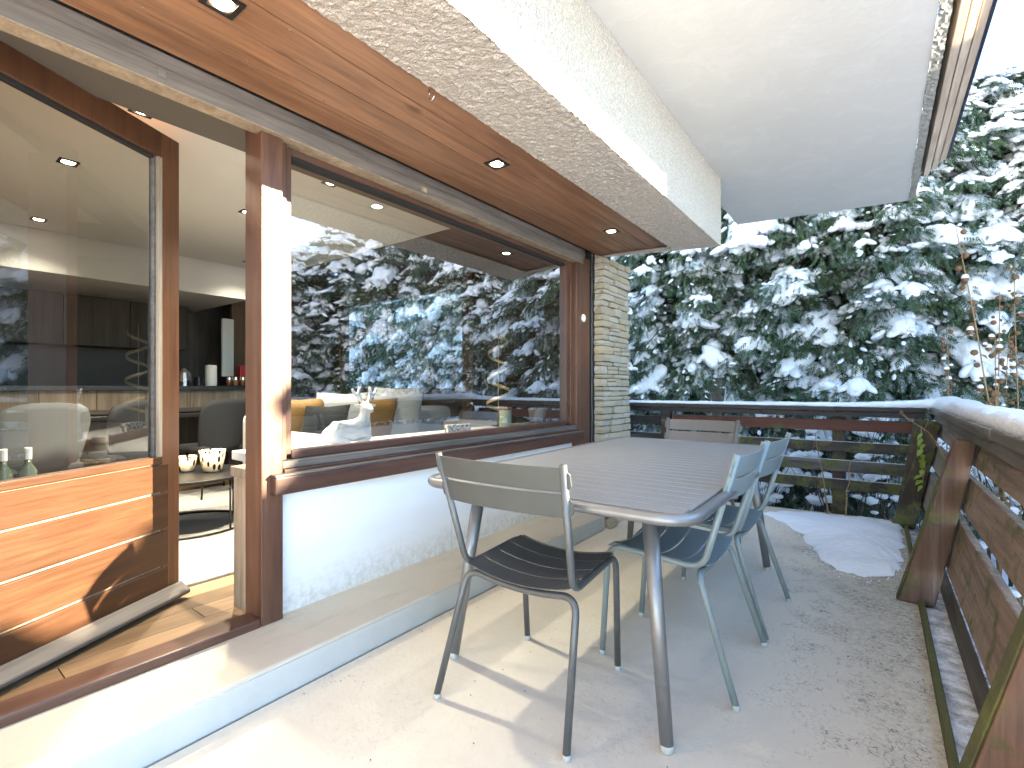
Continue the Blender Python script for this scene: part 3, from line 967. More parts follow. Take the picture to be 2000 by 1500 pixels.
inner = [(-2.72, 0.77, 'ceiling spotlight inside just above the door edge'), (-3.67, 0.69, 'ceiling spotlight seen through the upper door glass'),
         (-2.73, 1.75, 'ceiling spotlight behind the upper left window corner'), (-3.67, 1.67, 'ceiling spotlight inside, left of the bright window post'),
         (-5.10, 0.79, 'ceiling spotlight by the kitchen seen low through the door glass'), (-5.11, 2.34, 'lowest ceiling spotlight, above the kitchen bulkhead end')]
for (x, y, lab) in inner:
    spotlight(x, y, CE, lab, 'spotlights in the room ceiling', 24.0 if x > -5 else 2.0)

exec_after = []

# ------------------------------------------------------------------ kitchen
blk = struct(MB().box(-6.8, -5.41, -3.5, 2.47, 2.06, CE - 0.001).build('ceiling_bulkhead', 'bulkhead_white', bevel=0.004))
kt = thing('kitchen_bar', 'wood fronted kitchen bar counter with dark top', 'counter', (-5.7, 1.0, FL))
def kp(mb, name, mat, parent=kt, bevel=0.003):
    o = mb.build(name, mat, parent, bevel=bevel)
    o.location = -Vector(parent.location)
    return o
kp(MB().box(-6.1, -5.36, -2.5, 2.62, 1.095, 1.135), 'worktop', 'worktop')
for i in range(14):
    y0 = -2.4 + i * 0.36
    kp(MB().box(-5.43, -5.40, y0, min(y0 + 0.357, 2.6), 0.925, 1.094), 'front_panel', 'barn_wood')
kp(MB().box(-5.46, -5.38, -2.4, 2.6, 0.885, 0.9245), 'rail', 'dark_ledge')
kp(MB().box(-6.05, -5.75, -2.4, 2.6, FL, 0.884), 'base_panel', 'kitchen_wood')
uc = thing('wall_cabinet', 'dark wood kitchen wall cabinets above the backsplash', 'cabinet', (-6.6, 0.5, 1.55))
for i in range(9):
    y0 = -2.6 + i * 0.54
    kp(MB().box(-6.78, -6.45, y0, y0 + 0.535, 1.55, 2.055), 'cabinet_door', 'kitchen_wood', uc)
tag(MB().box(-6.795, -6.77, -2.6, 2.3, 1.14, 1.545).build('backsplash', 'backsplash'), 'black backsplash panel behind the kitchen counter', 'backsplash')
tag(MB().box(-6.2, -6.15, 2.62, 3.3, FL, 2.39).build('wood_panel', 'brown_panel'), 'brown wood panel right of the kitchen', 'panel')
gp = tag(MB().prism([(-0.02, 0), (0.02, 0), (0.02, 0.13), (-0.02, 0.13)], 0, 0.68).build('frosted_panel', 'cloth_white', loc=(-6.13, 2.5, 1.25), bevel=0.01), 'pale blue frosted strip at the kitchen end', 'panel')
# things on the bar
def ware(name, prof, mat, x, y, z, label, cat, n=16):
    return tag(MB().lathe(prof, n=n).build(name, mat, smooth=False, bevel=0, loc=(x, y, z)), label, cat)
CT = 1.136
can = thing('canister', 'tall white speckled canister on the kitchen bar', 'canister', (-5.65, 2.20, CT))
MB().lathe([(0.052, 0), (0.055, 0.01), (0.055, 0.215), (0.05, 0.22)], n=20).build('body', 'cloth_white', can)
MB().lathe([(0.05, 0.2205), (0.052, 0.225), (0.048, 0.235)], n=20).build('lid', 'black_metal', can)
ware('mug', [(0.045, 0), (0.046, 0.09), (0.042, 0.09), (0.04, 0.01)], 'black_metal', -5.62, 2.07, CT, 'black tumbler left of the white canister', 'tumbler')
ware('kettle', [(0.07, 0), (0.075, 0.05), (0.06, 0.14), (0.03, 0.17), (0.012, 0.19)], 'chrome', -5.8, 2.0, CT, 'steel kettle behind the black tumbler', 'kettle')
tag(MB().box(-0.05, 0.05, -0.04, 0.04, 0, 0.23).build('red_tin', 'red_tin', loc=(-5.75, 2.56, CT), bevel=0.006), 'tall red tin at the right end of the kitchen bar', 'tin')
bd = MB().prism([(-0.08, 0), (0.08, 0), (0.08, 0.2), (0.03, 0.27), (0.02, 0.36), (-0.02, 0.36), (-0.03, 0.27), (-0.08, 0.2)], -0.01, 0.01)
o = tag(bd.build('cutting_board', 'board_wood', bevel=0.004), 'wooden cutting board leaning at the end of the bar', 'cutting board')
o.rotation_euler = (R(80), 0, R(70))
o.location = (-5.72, 2.62 + 0.04, CT + 0.012)
ware('tray', [(0.16, 0), (0.17, 0.006), (0.15, 0.008)], 'black_metal', -5.52, 2.42, CT, 'low black tray holding spice jars on the bar', 'tray', 20)
for i, (dx, dy, mt) in enumerate(((-0.06, -0.07, 'copper'), (0.0, -0.03, 'board_wood'), (0.05, 0.02, 'copper'), (0.02, 0.09, 'red_tin'))):
    j = thing('spice_jar', ['copper spice jar at the left of the tray', 'wooden spice jar in the middle of the tray', 'copper spice jar at the front of the tray', 'red spice jar at the right of the tray'][i], 'jar', (-5.52 + dx, 2.42 + dy, CT + 0.0085), 0, 'spice jars on the tray')
    MB().lathe([(0.02, 0), (0.028, 0.04), (0.026, 0.06)], n=14).build('body', mt, j)
    MB().lathe([(0.026, 0.0605), (0.026, 0.085), (0.02, 0.09)], n=14).build('lid', 'chrome', j)

# ------------------------------------------------------------------ dining chairs and table
def shell_mesh():
    nu, nv = 12, 10
    vs, fs = [], []
    for side in (0, 1):
        for i in range(nv + 1):
            v_ = i / nv
            hw_ = 0.19 + 0.045 * math.sin(math.pi * min(1, v_ * 1.1) * 0.55) - 0.05 * max(0, v_ - 0.8) ** 1.2 * 3
            for k in range(nu + 1):
                u_ = k / nu * 2 - 1
                y = -0.20 - 0.10 * v_ + 0.09 * u_ * u_ * (1 - 0.3 * v_) - (0.035 if side else 0)
                z = 0.40 + 0.47 * v_ - 0.05 * (abs(u_) ** 3) * (v_ ** 2)
                vs.append((u_ * hw_, y, z))
    n1 = (nu + 1) * (nv + 1)
    for s_ in (0, 1):
        for i in range(nv):
            for k in range(nu):
                a = s_ * n1 + i * (nu + 1) + k
                q = (a, a + 1, a + nu + 2, a + nu + 1)
                fs.append(q if s_ else q[::-1])
    rim = [k for k in range(nu + 1)] + [i * (nu + 1) + nu for i in range(1, nv + 1)] + [nv * (nu + 1) + k for k in range(nu - 1, -1, -1)] + [i * (nu + 1) for i in range(nv - 1, 0, -1)]
    for a, b in zip(rim, rim[1:] + rim[:1]):
        fs.append((a, b, b + n1, a + n1))
    return MB().add(vs, fs)
def dining_chair():
    c = thing('dining_chair', 'x', 'chair', (0, 0, 0), 0, 'charcoal shell chairs at the bar')
    shell_mesh().build('backrest', 'charcoal_fabric', c, True)
    MB().obox((0, 0, 0.42), (0.22, 0, 0), (0, 0.21, 0), (0, 0, 0.035)).build('seat', 'charcoal_fabric', c, bevel=0.03)
    for sx in (-1, 1):
        for sy in (-1, 1):
            MB().tube([(sx * 0.15, sy * 0.14, 0.40), (sx * 0.22, sy * 0.22, 0)], [0.012, 0.008], 8).build('leg', 'black_metal', c, True)
    return c
dc = dining_chair()
dlab = ['charcoal shell dining chair right of the open door edge', 'charcoal shell dining chair seen in the middle of the door glass', 'charcoal shell dining chair at the far left in the door glass']
for i, (x, y) in enumerate(((-4.90, 1.93), (-4.88, 1.30), (-4.60, 0.68))):
    c = dc if i == 0 else copy_tree(dc)
    c['label'] = dlab[i]
    c.location = (x, y, FL + 0.0225 if x > -5.2 else FL + 0.005)
    c.rotation_euler = (0, 0, R(97))
sc4 = copy_tree(dc)
sc4['label'] = 'charcoal shell chair half hidden behind the sofa end'
sc4.location = (-4.75, 2.42, FL + 0.0225)
sc4.rotation_euler = (0, 0, R(60))
dtb = thing('dining_table', 'dark dining table tucked under the kitchen bar', 'table', (-5.45, 1.2, FL))
o = kp(MB().box(-5.70, -5.22, -0.4, 2.45, 0.84, 0.875), 'top', 'worktop', dtb)
for (x, y) in ((-5.66, -0.3), (-5.26, -0.3), (-5.66, 2.35), (-5.26, 2.35)):
    kp(MB().box(x - 0.02, x + 0.02, y - 0.02, y + 0.02, FL, 0.8395), 'leg', 'black_metal', dtb)
# two bottles and a bowl on it, seen through the door glass
for i, y in enumerate((0.98, 1.06)):
    b_ = thing('bottle', ['left green bottle with pale cap behind the door glass', 'right green bottle with pale cap behind the door glass'][i], 'bottle', (-3.55, 0.42 + 0.09 * i, 0.545), 0, 'bottles behind the door glass')
    MB().lathe([(0.034, 0), (0.036, 0.01), (0.036, 0.14), (0.013, 0.18), (0.013, 0.20)], n=16).build('body', 'bottle_glass', b_, True)
    MB().lathe([(0.015, 0.2005), (0.015, 0.26), (0.012, 0.262)], n=14).build('cap', 'stone_pot', b_)
# ------------------------------------------------------------------ coffee tables
def coffee_table(x, y, r_, ztop, label):
    c = thing('coffee_table', label, 'table', (x, y, FL + 0.0225), 0, 'round black coffee tables')
    z0 = FL + 0.0225
    MB().lathe([(r_ - 0.01, ztop - z0 - 0.02), (r_, ztop - z0 - 0.015), (r_, ztop - z0 - 0.003), (r_ - 0.006, ztop - z0)], n=40).build('top', 'black_metal', c)
    for k in range(4):
        a = R(20 + 90 * k)
        MB().tube([(math.cos(a) * r_ * 0.93, math.sin(a) * r_ * 0.93, 0.004), (math.cos(a) * r_ * 0.93, math.sin(a) * r_ * 0.93, ztop - z0 - 0.0205)], 0.007, 8).build('leg', 'black_metal', c, True)
    ring = [(math.cos(2 * math.pi * k / 40) * r_ * 0.93, math.sin(2 * math.pi * k / 40) * r_ * 0.93, 0.008) for k in range(40)]
    MB().tube(ring, 0.007, 8, closed=True).build('floor_ring', 'black_metal', c, True)
coffee_table(-3.86, 1.36, 0.40, 0.52, 'round black wire coffee table with spotted pots on the rug')
coffee_table(-3.45, 0.50, 0.34, 0.545 - 0.001, 'second black coffee table behind the door glass')
for (x, y, r_, h, lab) in ((-3.80, 1.49, 0.085, 0.155, 'larger black spotted cream pot on the coffee table'), (-3.95, 1.38, 0.065, 0.11, 'smaller black spotted cream pot on the coffee table')):
    pz = thing('spotted_pot', lab, 'pot', (x, y, 0.5205), 0, 'spotted pots on the coffee table')
    MB().lathe([(r_ * 0.62, 0), (r_ * 0.74, 0.012), (r_, h), (r_ * 0.93, h), (r_ * 0.68, 0.02)], n=24).build('body', 'spotted_glass', pz, True)

# ------------------------------------------------------------------ sofa, cushions, window-shelf ornaments
so = thing('sofa', 'light grey fabric sofa inside behind the big window', 'sofa', (-3.25, 2.6, FL))
def sp(mb, name, mat='sofa_fabric', bevel=0.05):
    o = mb.build(name, mat, so, bevel=bevel)
    o.location = -Vector(so.location)
    o.modifiers['bevel'].segments = 4
    return o
sp(MB().box(-3.75, -2.78, 1.74, 3.75, FL + 0.06, 0.40), 'base')
sp(MB().box(-3.55, -2.76, 1.94, 2.70, 0.402, 0.60), 'seat_cushion')
sp(MB().box(-3.55, -2.76, 2.705, 3.55, 0.402, 0.60), 'seat_cushion')
sp(MB().box(-3.95, -3.60, 1.74, 3.75, FL + 0.06, 0.93), 'backrest', bevel=0.07)
sp(MB().box(-3.595, -2.80, 1.72, 1.935, FL + 0.06, 0.80), 'armrest', bevel=0.06)
sp(MB().box(-3.595, -2.80, 3.555, 3.77, FL + 0.06, 0.80), 'armrest', bevel=0.06)
def cushion_mesh(wd, ht, th):
    n = 12
    vs, fs = [], []
    for s_ in (1, -1):
        for i in range(n + 1):
            for k in range(n + 1):
                u_, v_ = i / n * 2 - 1, k / n * 2 - 1
                pin = 1 - 0.07 * (1 - abs(u_)) * abs(v_) ** 2
                pin2 = 1 - 0.07 * (1 - abs(v_)) * abs(u_) ** 2
                t_ = th * ((1 - u_ ** 4) * (1 - v_ ** 4)) ** 0.5
                vs.append((u_ * wd * pin2, s_ * t_, v_ * ht * pin))
    N = (n + 1) ** 2
    for s_ in (0, 1):
        for i in range(n):
            for k in range(n):
                a = s_ * N + i * (n + 1) + k
                q = (a, a + 1, a + n + 2, a + n + 1)
                fs.append(q if s_ == 0 else q[::-1])
    return MB().add(vs, fs)
for (x, y, z, wd, th, mat, tilt, rz, lab) in (
        (-3.45, 2.62, 0.83, 0.21, 0.07, 'mustard_velvet', 18, 92, 'mustard velvet cushion right of the white deer'),
        (-3.50, 1.95, 0.84, 0.21, 0.07, 'mustard_velvet', 16, 84, 'mustard velvet cushion at the left end of the sofa'),
        (-3.38, 2.10, 0.80, 0.20, 0.06, 'charcoal_fabric', 20, 95, 'charcoal cushion left of the white deer'),
        (-3.52, 2.92, 0.86, 0.27, 0.09, 'sofa_fabric', 12, 86, 'large grey cushion behind the mustard one'),
        (-3.50, 2.33, 0.84, 0.25, 0.09, 'sofa_fabric', 14, 90, 'large grey cushion behind the white deer')):
    o = cushion_mesh(wd, wd, th).build('cushion', mat, smooth=True)
    tag(o, lab, 'cushion')
    o.rotation_euler = (R(tilt), 0, R(rz))
    o.location = (x, y, z)
# deer: one continuous skinned figure lying down
def skinned(name, verts, edges, radii, mat, loc, label, cat, sub=2):
    me = bpy.data.meshes.new(name)
    me.from_pydata(verts, edges, [])
    o = bpy.data.objects.new(name, me)
    col.objects.link(o)
    o.location = loc
    o.modifiers.new('skin', 'SKIN')
    for v_, r_ in zip(me.skin_vertices[0].data, radii):
        v_.radius = r_ if isinstance(r_, tuple) else (r_, r_)
    me.skin_vertices[0].data[0].use_root = True
    ss = o.modifiers.new('sub', 'SUBSURF')
    ss.levels = ss.render_levels = sub
    me.materials.append(M[mat])
    for p in me.polygons:
        p.use_smooth = True
    return tag(o, label, cat)
dv = [(0.00, -0.02, 0.060), (0, -0.10, 0.062), (0, -0.165, 0.045), (0, 0.055, 0.075), (0.01, 0.075, 0.125), (0.015, 0.078, 0.170), (0.02, 0.080, 0.203), (0.055, 0.095, 0.192), (0.078, 0.103, 0.184)]
de = [(0, 1), (1, 2), (0, 3), (3, 4), (4, 5), (5, 6), (6, 7), (7, 8)]
dr_ = [0.062, 0.064, 0.030, 0.052, 0.038, 0.030, 0.028, 0.019, 0.013]
def limb(start, pts, rads):
    k = start
    for p_, r_ in zip(pts, rads):
        dv.append(p_)
        dr_.append(r_)
        de.append((k, len(dv) - 1))
        k = len(dv) - 1
    return k
for sy in (-1, 1):
    limb(6, [(0.012, 0.080 + sy * 0.040, 0.212), (0.012, 0.080 + sy * 0.062, 0.216)], [0.011, 0.006])                                   # ear
    k0 = limb(6, [(0.010, 0.080 + sy * 0.018, 0.235), (0.004, 0.080 + sy * 0.036, 0.268)], [0.010, 0.011])                              # antler beam
    limb(k0, [(0.0, 0.080 + sy * 0.034, 0.300), (0.0, 0.080 + sy * 0.026, 0.322)], [0.010, 0.007])
    limb(k0, [(0.0, 0.080 + sy * 0.062, 0.288), (0.0, 0.080 + sy * 0.072, 0.312)], [0.010, 0.007])
    limb(3, [(0.045 * sy, 0.095, 0.022), (0.050 * sy, 0.020, 0.014)], [0.019, 0.012])
    limb(1, [(0.055 * sy, -0.085, 0.030), (0.060 * sy, -0.015, 0.014)], [0.022, 0.012])
o = skinned('deer_figurine', dv, de, dr_, 'white_fur', (-2.40, 1.66, 0.803), 'white fluffy lying deer figurine inside on the window shelf', 'figurine')
o.rotation_euler = (0, 0, R(-18))
cj = thing('candle_jar', 'pale green candle jar with cork lid inside the window', 'candle', (-2.40, 3.10, 0.8005))
MB().lathe([(0.045, 0), (0.05, 0.008), (0.05, 0.135), (0.048, 0.14)], n=24).build('jar', 'candle_green', cj, True)
MB().lathe([(0.052, 0.1405), (0.052, 0.16), (0.046, 0.163)], n=24).build('lid', 'cork', cj)
spz = thing('spiral_ornament', 'curling golden ribbon ornament on a thin rod inside the window', 'ornament', (-2.52, 3.16, 0.8005))
MB().lathe([(0.06, 0), (0.06, 0.008), (0.01, 0.012)], n=20).build('base', 'black_metal', spz)
MB().tube([(0, 0, 0.01), (0, 0, 0.86)], 0.004, 8).build('rod', 'gold_ribbon', spz, True)
rb = MB()
N = 90
vs = []
for i in range(N + 1):
    a = i / N * 2 * math.pi * 3.6
    rr = 0.105 * (1 - 0.25 * i / N)
    p = (rr * math.cos(a), rr * math.sin(a), 0.06 + 0.74 * i / N)
    vs += [(p[0], p[1], p[2] - 0.014), (p[0], p[1], p[2] + 0.014)]
rb.add(vs, [(2 * i, 2 * i + 2, 2 * i + 3, 2 * i + 1) for i in range(N)])
o = rb.build('ribbon', 'gold_ribbon', spz, True)
md = o.modifiers.new('solid', 'SOLIDIFY')
md.thickness = 0.003
pt = thing('stone_pot', 'small grey tapered pot inside the right window corner', 'pot', (-2.40, 3.56, 0.8005))
MB().lathe([(0.06, 0), (0.085, 0.14), (0.078, 0.14), (0.056, 0.015)], n=24).build('body', 'stone_pot', pt, True)
o = tag(MB().box(-0.02, 0.02, -0.10, 0.10, 0, 0.065).build('printed_block', 'printed_block', loc=(-2.33, 2.47, 0.8005), bevel=0.003), 'small printed block standing inside on the window shelf', 'block')
o.rotation_euler = (0, 0, R(-10))
cd = thing('candle', 'short white candle with grey bands inside the left window corner', 'candle', (-2.25, 1.185, 0.8005))
MB().lathe([(0.032, 0), (0.034, 0.004), (0.034, 0.07), (0.03, 0.074)], n=20).build('wax', 'cloth_white', cd, True)
MB().lathe([(0.0345, 0.03), (0.0348, 0.032), (0.0348, 0.042), (0.0345, 0.044)], n=20).build('band', 'stone_pot', cd)

# ------------------------------------------------------------------ garden table
TZ = 0.755
tx0, tx1, ty0, ty1 = -1.515, -0.44, 1.385, 3.42
tb = thing('garden_table', 'long grey slatted metal garden table on the terrace', 'table', ((tx0 + tx1) / 2, (ty0 + ty1) / 2, 0), R(0.8))
tw, tl = (tx1 - tx0) / 2, (ty1 - ty0) / 2
rt = 0.019
cr_ = 0.10
path = []
for (sx, sy, a0) in ((1, 1, 0), (-1, 1, 90), (-1, -1, 180), (1, -1, 270)):
    path += arc((sx * (tw - cr_), sy * (tl - cr_), TZ - rt), cr_, R(a0), R(a0 + 90), (1, 0, 0), (0, 1, 0), 8)
MB().tube(path, rt, 12, closed=True).build('frame', 'table_frame', tb, True)
ns = 25
pitch = (2 * tl - 0.05) / ns
for i in range(ns):
    yc = -tl + 0.025 + pitch * (i + 0.5)
    cut = 0.0
    dcor = tl - abs(yc)
    if dcor < cr_:
        cut = cr_ - math.sqrt(max(0, cr_ ** 2 - (cr_ - dcor) ** 2))
    hwid = tw - 0.022 - cut
    MB().box(-hwid, hwid, yc - pitch / 2 + 0.0014, yc + pitch / 2 - 0.0014, TZ - 0.019, TZ - 0.003).build('slat', 'table_grey', tb, bevel=0.002)
MB().box(-0.30, 0.30, -tl + 0.10, tl - 0.10, TZ - 0.05, TZ - 0.0195).build('under_frame', 'storm_grey_dark', tb)
for sx in (-1, 1):
    for sy in (-1, 1):
        ft = (sx * 0.445, sy * 0.925 + 0.0, 0.012)
        tp = (sx * 0.36, sy * 0.85, TZ - 0.03)
        lg = MB().tube([tp, ft], [0.027, 0.021], 14).build('leg', 'table_frame', tb, True)
        MB().lathe([(0.018, 0.0), (0.0215, 0.003), (0.0215, 0.022), (0.0205, 0.024)], (ft[0], ft[1], 0), 14).build('glide', 'glide', lg, True)

# ------------------------------------------------------------------ garden chairs
def slat_curved(x_half, ys, sag, zc, h, thick, axis='back', n=14, yc=0.0, lean=0.0, round_=0.02):
    """a bent sheet-metal slat with rounded ends; axis 'back' = upright, 'seat' = lying"""
    vs, fs = [], []
    for s_ in (0, 1):
        for i in range(n + 1):
            u_ = i / n * 2 - 1
            e = max(0.0, (abs(u_) * x_half - (x_half - round_)) / round_)
            k = 1 - (1 - math.sqrt(max(0, 1 - e * e))) * min(1, 2 * round_ / h)
            for t_ in (-1, 1):
                hh = h / 2 * k * t_
                if axis == 'back':
                    y = ys - sag * (1 - u_ * u_) + lean * (zc + hh) + (thick if s_ else 0)
                    vs.append((u_ * x_half, y, zc + hh))
                else:
                    z_ = zc - sag * (1 - u_ * u_) - (thick if s_ else 0)
                    vs.append((u_ * x_half, ys + hh, z_ + lean * hh))
    N_ = 2 * (n + 1)
    for i in range(n):
        a = 2 * i
        fs.append((a, a + 1, a + 3, a + 2))
        fs.append((N_ + a, N_ + a + 2, N_ + a + 3, N_ + a + 1))
        fs.append((a, a + 2, N_ + a + 2, N_ + a))
        fs.append((a + 1, N_ + a + 1, N_ + a + 3, a + 3))
    fs.append((0, N_, N_ + 1, 1))
    fs.append((2 * n, 2 * n + 1, N_ + 2 * n + 1, N_ + 2 * n))
    return MB().add(vs, fs)
def garden_chair(m1, m2, m3):
    c = thing('garden_chair', 'x', 'chair', (0, 0, 0), 0, 'slatted metal garden chairs')
    r_ = 0.0125
    for sx in (-1, 1):
        side = fillet([(sx * 0.252, -0.275, 0.885), (sx * 0.222, -0.150, 0.452), (sx * 0.216, 0.232, 0.468), (sx * 0.212, 0.262, 0.012)], [0.06, 0.075], 7)
        s_ = MB().tube(side, r_, 12).build('side_frame', m1, c, True)
        MB().lathe([(0.011, 0.0), (0.0135, 0.002), (0.0135, 0.016), (0.0125, 0.018)], (sx * 0.212, 0.262, 0), 12).build('glide', 'glide', s_, True)
    hp = [(-0.262, -0.272, 0.012), (-0.228, -0.135, 0.425)]
    for i in range(1, 8):
        u_ = i / 8 * 2 - 1
        hp.append((u_ * 0.20, -0.125, 0.424 - 0.020 * (1 - u_ * u_)))
    hp += [(0.228, -0.135, 0.425), (0.262, -0.272, 0.012)]
    pts = fillet([hp[0], (-0.229, -0.135, 0.432), hp[3]], 0.06, 7)[:-1] + [Vector(q) for q in hp[3:-3]] + fillet([hp[-4], (0.229, -0.135, 0.432), hp[-1]], 0.06, 7)[1:]
    hoop = MB().tube(pts, r_, 12).build('rear_leg_hoop', m1, c, True)
    for sx in (-1, 1):
        MB().lathe([(0.011, 0.0), (0.0135, 0.002), (0.0135, 0.016), (0.0125, 0.018)], (sx * 0.262, -0.272, 0), 12).build('glide', 'glide', hoop, True)
    for zc in (0.838, 0.752):
        slat_curved(0.272 - (0.838 - zc) * 0.06, -0.262 + 0.838 * 0.0, 0.030, zc, 0.078, 0.005, 'back', lean=-0.29, round_=0.02, n=28).build('back_slat', m2, c, False)
    o = None
    for ch in c.children:
        if ch.name.startswith('back_slat'):
            ch.location = (0, 0.29 * 0.838 + 0.0, 0)
    for k, yy in enumerate((-0.115, -0.022, 0.073, 0.166)):
        slat_curved(0.212, yy, 0.030, 0.466 + 0.042 * (yy + 0.1), 0.088, 0.004, 'seat', lean=0.042, round_=0.004, n=28).build('seat_slat', m3, c, False)
    nose = []
    slat_curved(0.206, 0.226, 0.030, 0.472, 0.030, 0.004, 'seat', lean=-0.75, round_=0.004, n=28).build('seat_slat', m3, c, False)
    for o_ in c.children:
        if 'slat' in o_.name:
            md_ = o_.modifiers.new('edge', 'BEVEL')
            md_.width = 0.0015
            md_.segments = 1
            md_.limit_method = 'ANGLE'
    return c
def recolour(c, m1, m2, m3):
    pass
ch1 = garden_chair('storm_grey_dark', 'storm_grey', 'storm_grey_dark')
ch1['label'] = 'grey slatted metal chair at the near end of the garden table'
ch1.location = (-1.025, 1.525, 0)
ch1.rotation_euler = (0, 0, R(3))
ch2 = garden_chair('mist_blue', 'mist_blue', 'mist_blue')
ch2['label'] = 'pale blue metal chair, the nearer of the two at the table side'
ch2.location = (-0.667, 2.08, 0)
ch2.rotation_euler = (0, 0, R(90))
ch3 = copy_tree(ch2)
ch3['label'] = 'pale blue metal chair, the farther of the two at the table side'
ch3.location = (-0.655, 2.65, 0)
ch3.rotation_euler = (0, 0, R(88))
ch4 = garden_chair('taupe', 'taupe', 'taupe')
ch4['label'] = 'taupe metal chair at the far end of the garden table'
ch4.location = (-1.05, 3.47, 0)
ch4.rotation_euler = (0, 0, R(180))

# ------------------------------------------------------------------ back railing
def lk(a, b, t_):
    return Vector(a).lerp(Vector(b), t_)
A = Vector((-2.35, 5.12, 0))
B = Vector((0.30, 5.20, 0))
br = thing('terrace_railing', 'dark timber railing with snow capped top rail behind the far chair', 'railing', (-1.0, 5.15, 0), 0, 'terrace railings')
def bp(mb, name, mat, bevel=0.004, root=br):
    o = mb.build(name, mat, root, bevel=bevel)
    o.location = -Vector(root.location)
    return o
bd_ = (B - A).normalized()
def board_along(a, b, z0, z1, yoff, th, sagl=0.0, lean=0.0):
    """board standing on edge along a->b"""
    a, b = Vector(a), Vector(b)
    d = b - a
    nrm = Vector((-d.y, d.x, 0)).normalized()
    up = Vector((0, 0, 1)) + nrm * lean
    c = (a + b) / 2 + Vector((0, 0, (z0 + z1) / 2)) + nrm * (yoff + lean * (z0 + z1) / 2)
    return MB().obox(c, d / 2, nrm * th / 2, up * (z1 - z0) / 2)
bp(board_along(A, lk(A, B, 0.77), 0.915, 0.955, 0.02, 0.16), 'top_rail', 'rail_dark_x', 0.006)
bp(board_along(lk(A, B, 0.7705), B, 0.913, 0.955, 0.02, 0.16), 'top_rail', 'rail_dark_x', 0.006)
bp(board_along(A, lk(A, B, 0.55), 0.868, 0.9125, -0.015, 0.05), 'rail_board', 'rail_dark_x')
bp(board_along(lk(A, B, 0.551), B, 0.866, 0.9125, -0.015, 0.05), 'rail_board', 'rail_dark_x')
for (z0, z1, mt) in ((0.735, 0.835, 'rail_red_x'), (0.548, 0.640, 'rail_moss_x'), (0.372, 0.475, 'rail_moss_x'), (0.212, 0.305, 'rail_moss_x')):
    bp(board_along(lk(A, B, 0.226), lk(A, B, 0.985), z0, z1, 0.05, 0.035), 'rail_board', mt)
for (z0, z1) in ((0.72, 0.815), (0.54, 0.63), (0.36, 0.45), (0.2, 0.29)):
    bp(board_along(A, lk(A, B, 0.2), z0, z1, 0.05, 0.035), 'rail_board', 'rail_dark_x')
p_ = lk(A, B, 0.205)
bp(MB().box(p_.x - 0.045, p_.x + 0.045, p_.y - 0.03, p_.y + 0.06, -0.3, 0.866), 'post', 'rail_dark_x', 0.006)
p_ = lk(A, B, 0.78)
bp(MB().box(p_.x - 0.05, p_.x + 0.05, p_.y + 0.075, p_.y + 0.15, -0.4, 0.865), 'post', 'post_moss', 0.006)
bp(MB().beam((0.150, 5.06, 0.0), (0.275, 5.06, 0.865), 0.09, 0.10, (0, 1, 0)), 'post', 'post_moss', 0.006)

# ------------------------------------------------------------------ right railing, leaning outwards
rr_ = thing('terrace_railing', 'weathered brown leaning timber railing along the right terrace edge', 'railing', (0.25, 2.5, 0), 0, 'terrace railings')
LE = 0.19               # lean: outward metres per metre of height
def lx(z, off=0.0):
    return 0.240 + LE * z + off
def rp(mb, name, mat, bevel=0.004):
    o = mb.build(name, mat, rr_, bevel=bevel)
    o.location = -Vector(rr_.location)
    return o
up = Vector((LE, 0, 1)).normalized()
out = Vector((1, 0, -LE)).normalized()
def lean_board(y0, y1, z0, z1, off, th, name, mat):
    zc = (z0 + z1) / 2
    c = Vector((lx(zc, off), (y0 + y1) / 2, zc))
    return rp(MB().obox(c, out * th / 2, (0, (y1 - y0) / 2, 0), up * ((z1 - z0) / 2 / up.z)), name, mat)
YN, YF = 0.55, 5.12          # unseen near end, placed to set where sun reaches the floor
# posts: stout tapering boards on edge, broad at the foot
for y in (5.0, 3.30, 1.455):
    hw_ = 0.036
    prof = [(0.082, 0.0), (0.232, 0.0), (0.392, 0.858), (0.306, 0.858)]
    vs = [(px_, y - hw_, pz_) for px_, pz_ in prof] + [(px_, y + hw_, pz_) for px_, pz_ in prof]
    rp(MB().add(vs, [(0, 1, 2, 3), (7, 6, 5, 4), (0, 4, 5, 1), (1, 5, 6, 2), (2, 6, 7, 3), (3, 7, 4, 0)]), 'post', 'post_brown' if y < 4 else 'post_moss', 0.008)
    if y < 4:
        d_ = 0.006
        vs = [(0.082 - d_, y - hw_ + 0.004, 0.004), (0.0815, y - hw_ + 0.004, 0.004), (0.255, y - hw_ + 0.004, 0.66), (0.255 - d_, y - hw_ + 0.004, 0.66)]
        vs += [(q[0], y + hw_ - 0.004, q[2]) for q in vs]
        rp(MB().add(vs, [(0, 1, 2, 3), (7, 6, 5, 4), (0, 4, 5, 1), (1, 5, 6, 2), (2, 6, 7, 3), (3, 7, 4, 0)]), 'moss_edge', 'moss_lip', 0.003)
for (ya, yb) in ((YN, 1.459), (1.461, 3.299), (3.301, YF)):
    for (z0, z1, mt) in ((0.722, 0.852, 'rail_brown_y'), (0.500, 0.664, 'rail_brown_y'), (0.190, 0.442, 'rail_brown_y')):
        dz = random.uniform(-0.006, 0.006)
        lean_board(ya, yb, z0 + dz, z1 + dz, 0.019, 0.034, 'rail_board', mt)
    lean_board(ya, yb, -0.02, 0.100, 0.055, 0.030, 'rail_board', 'rail_dark_y')
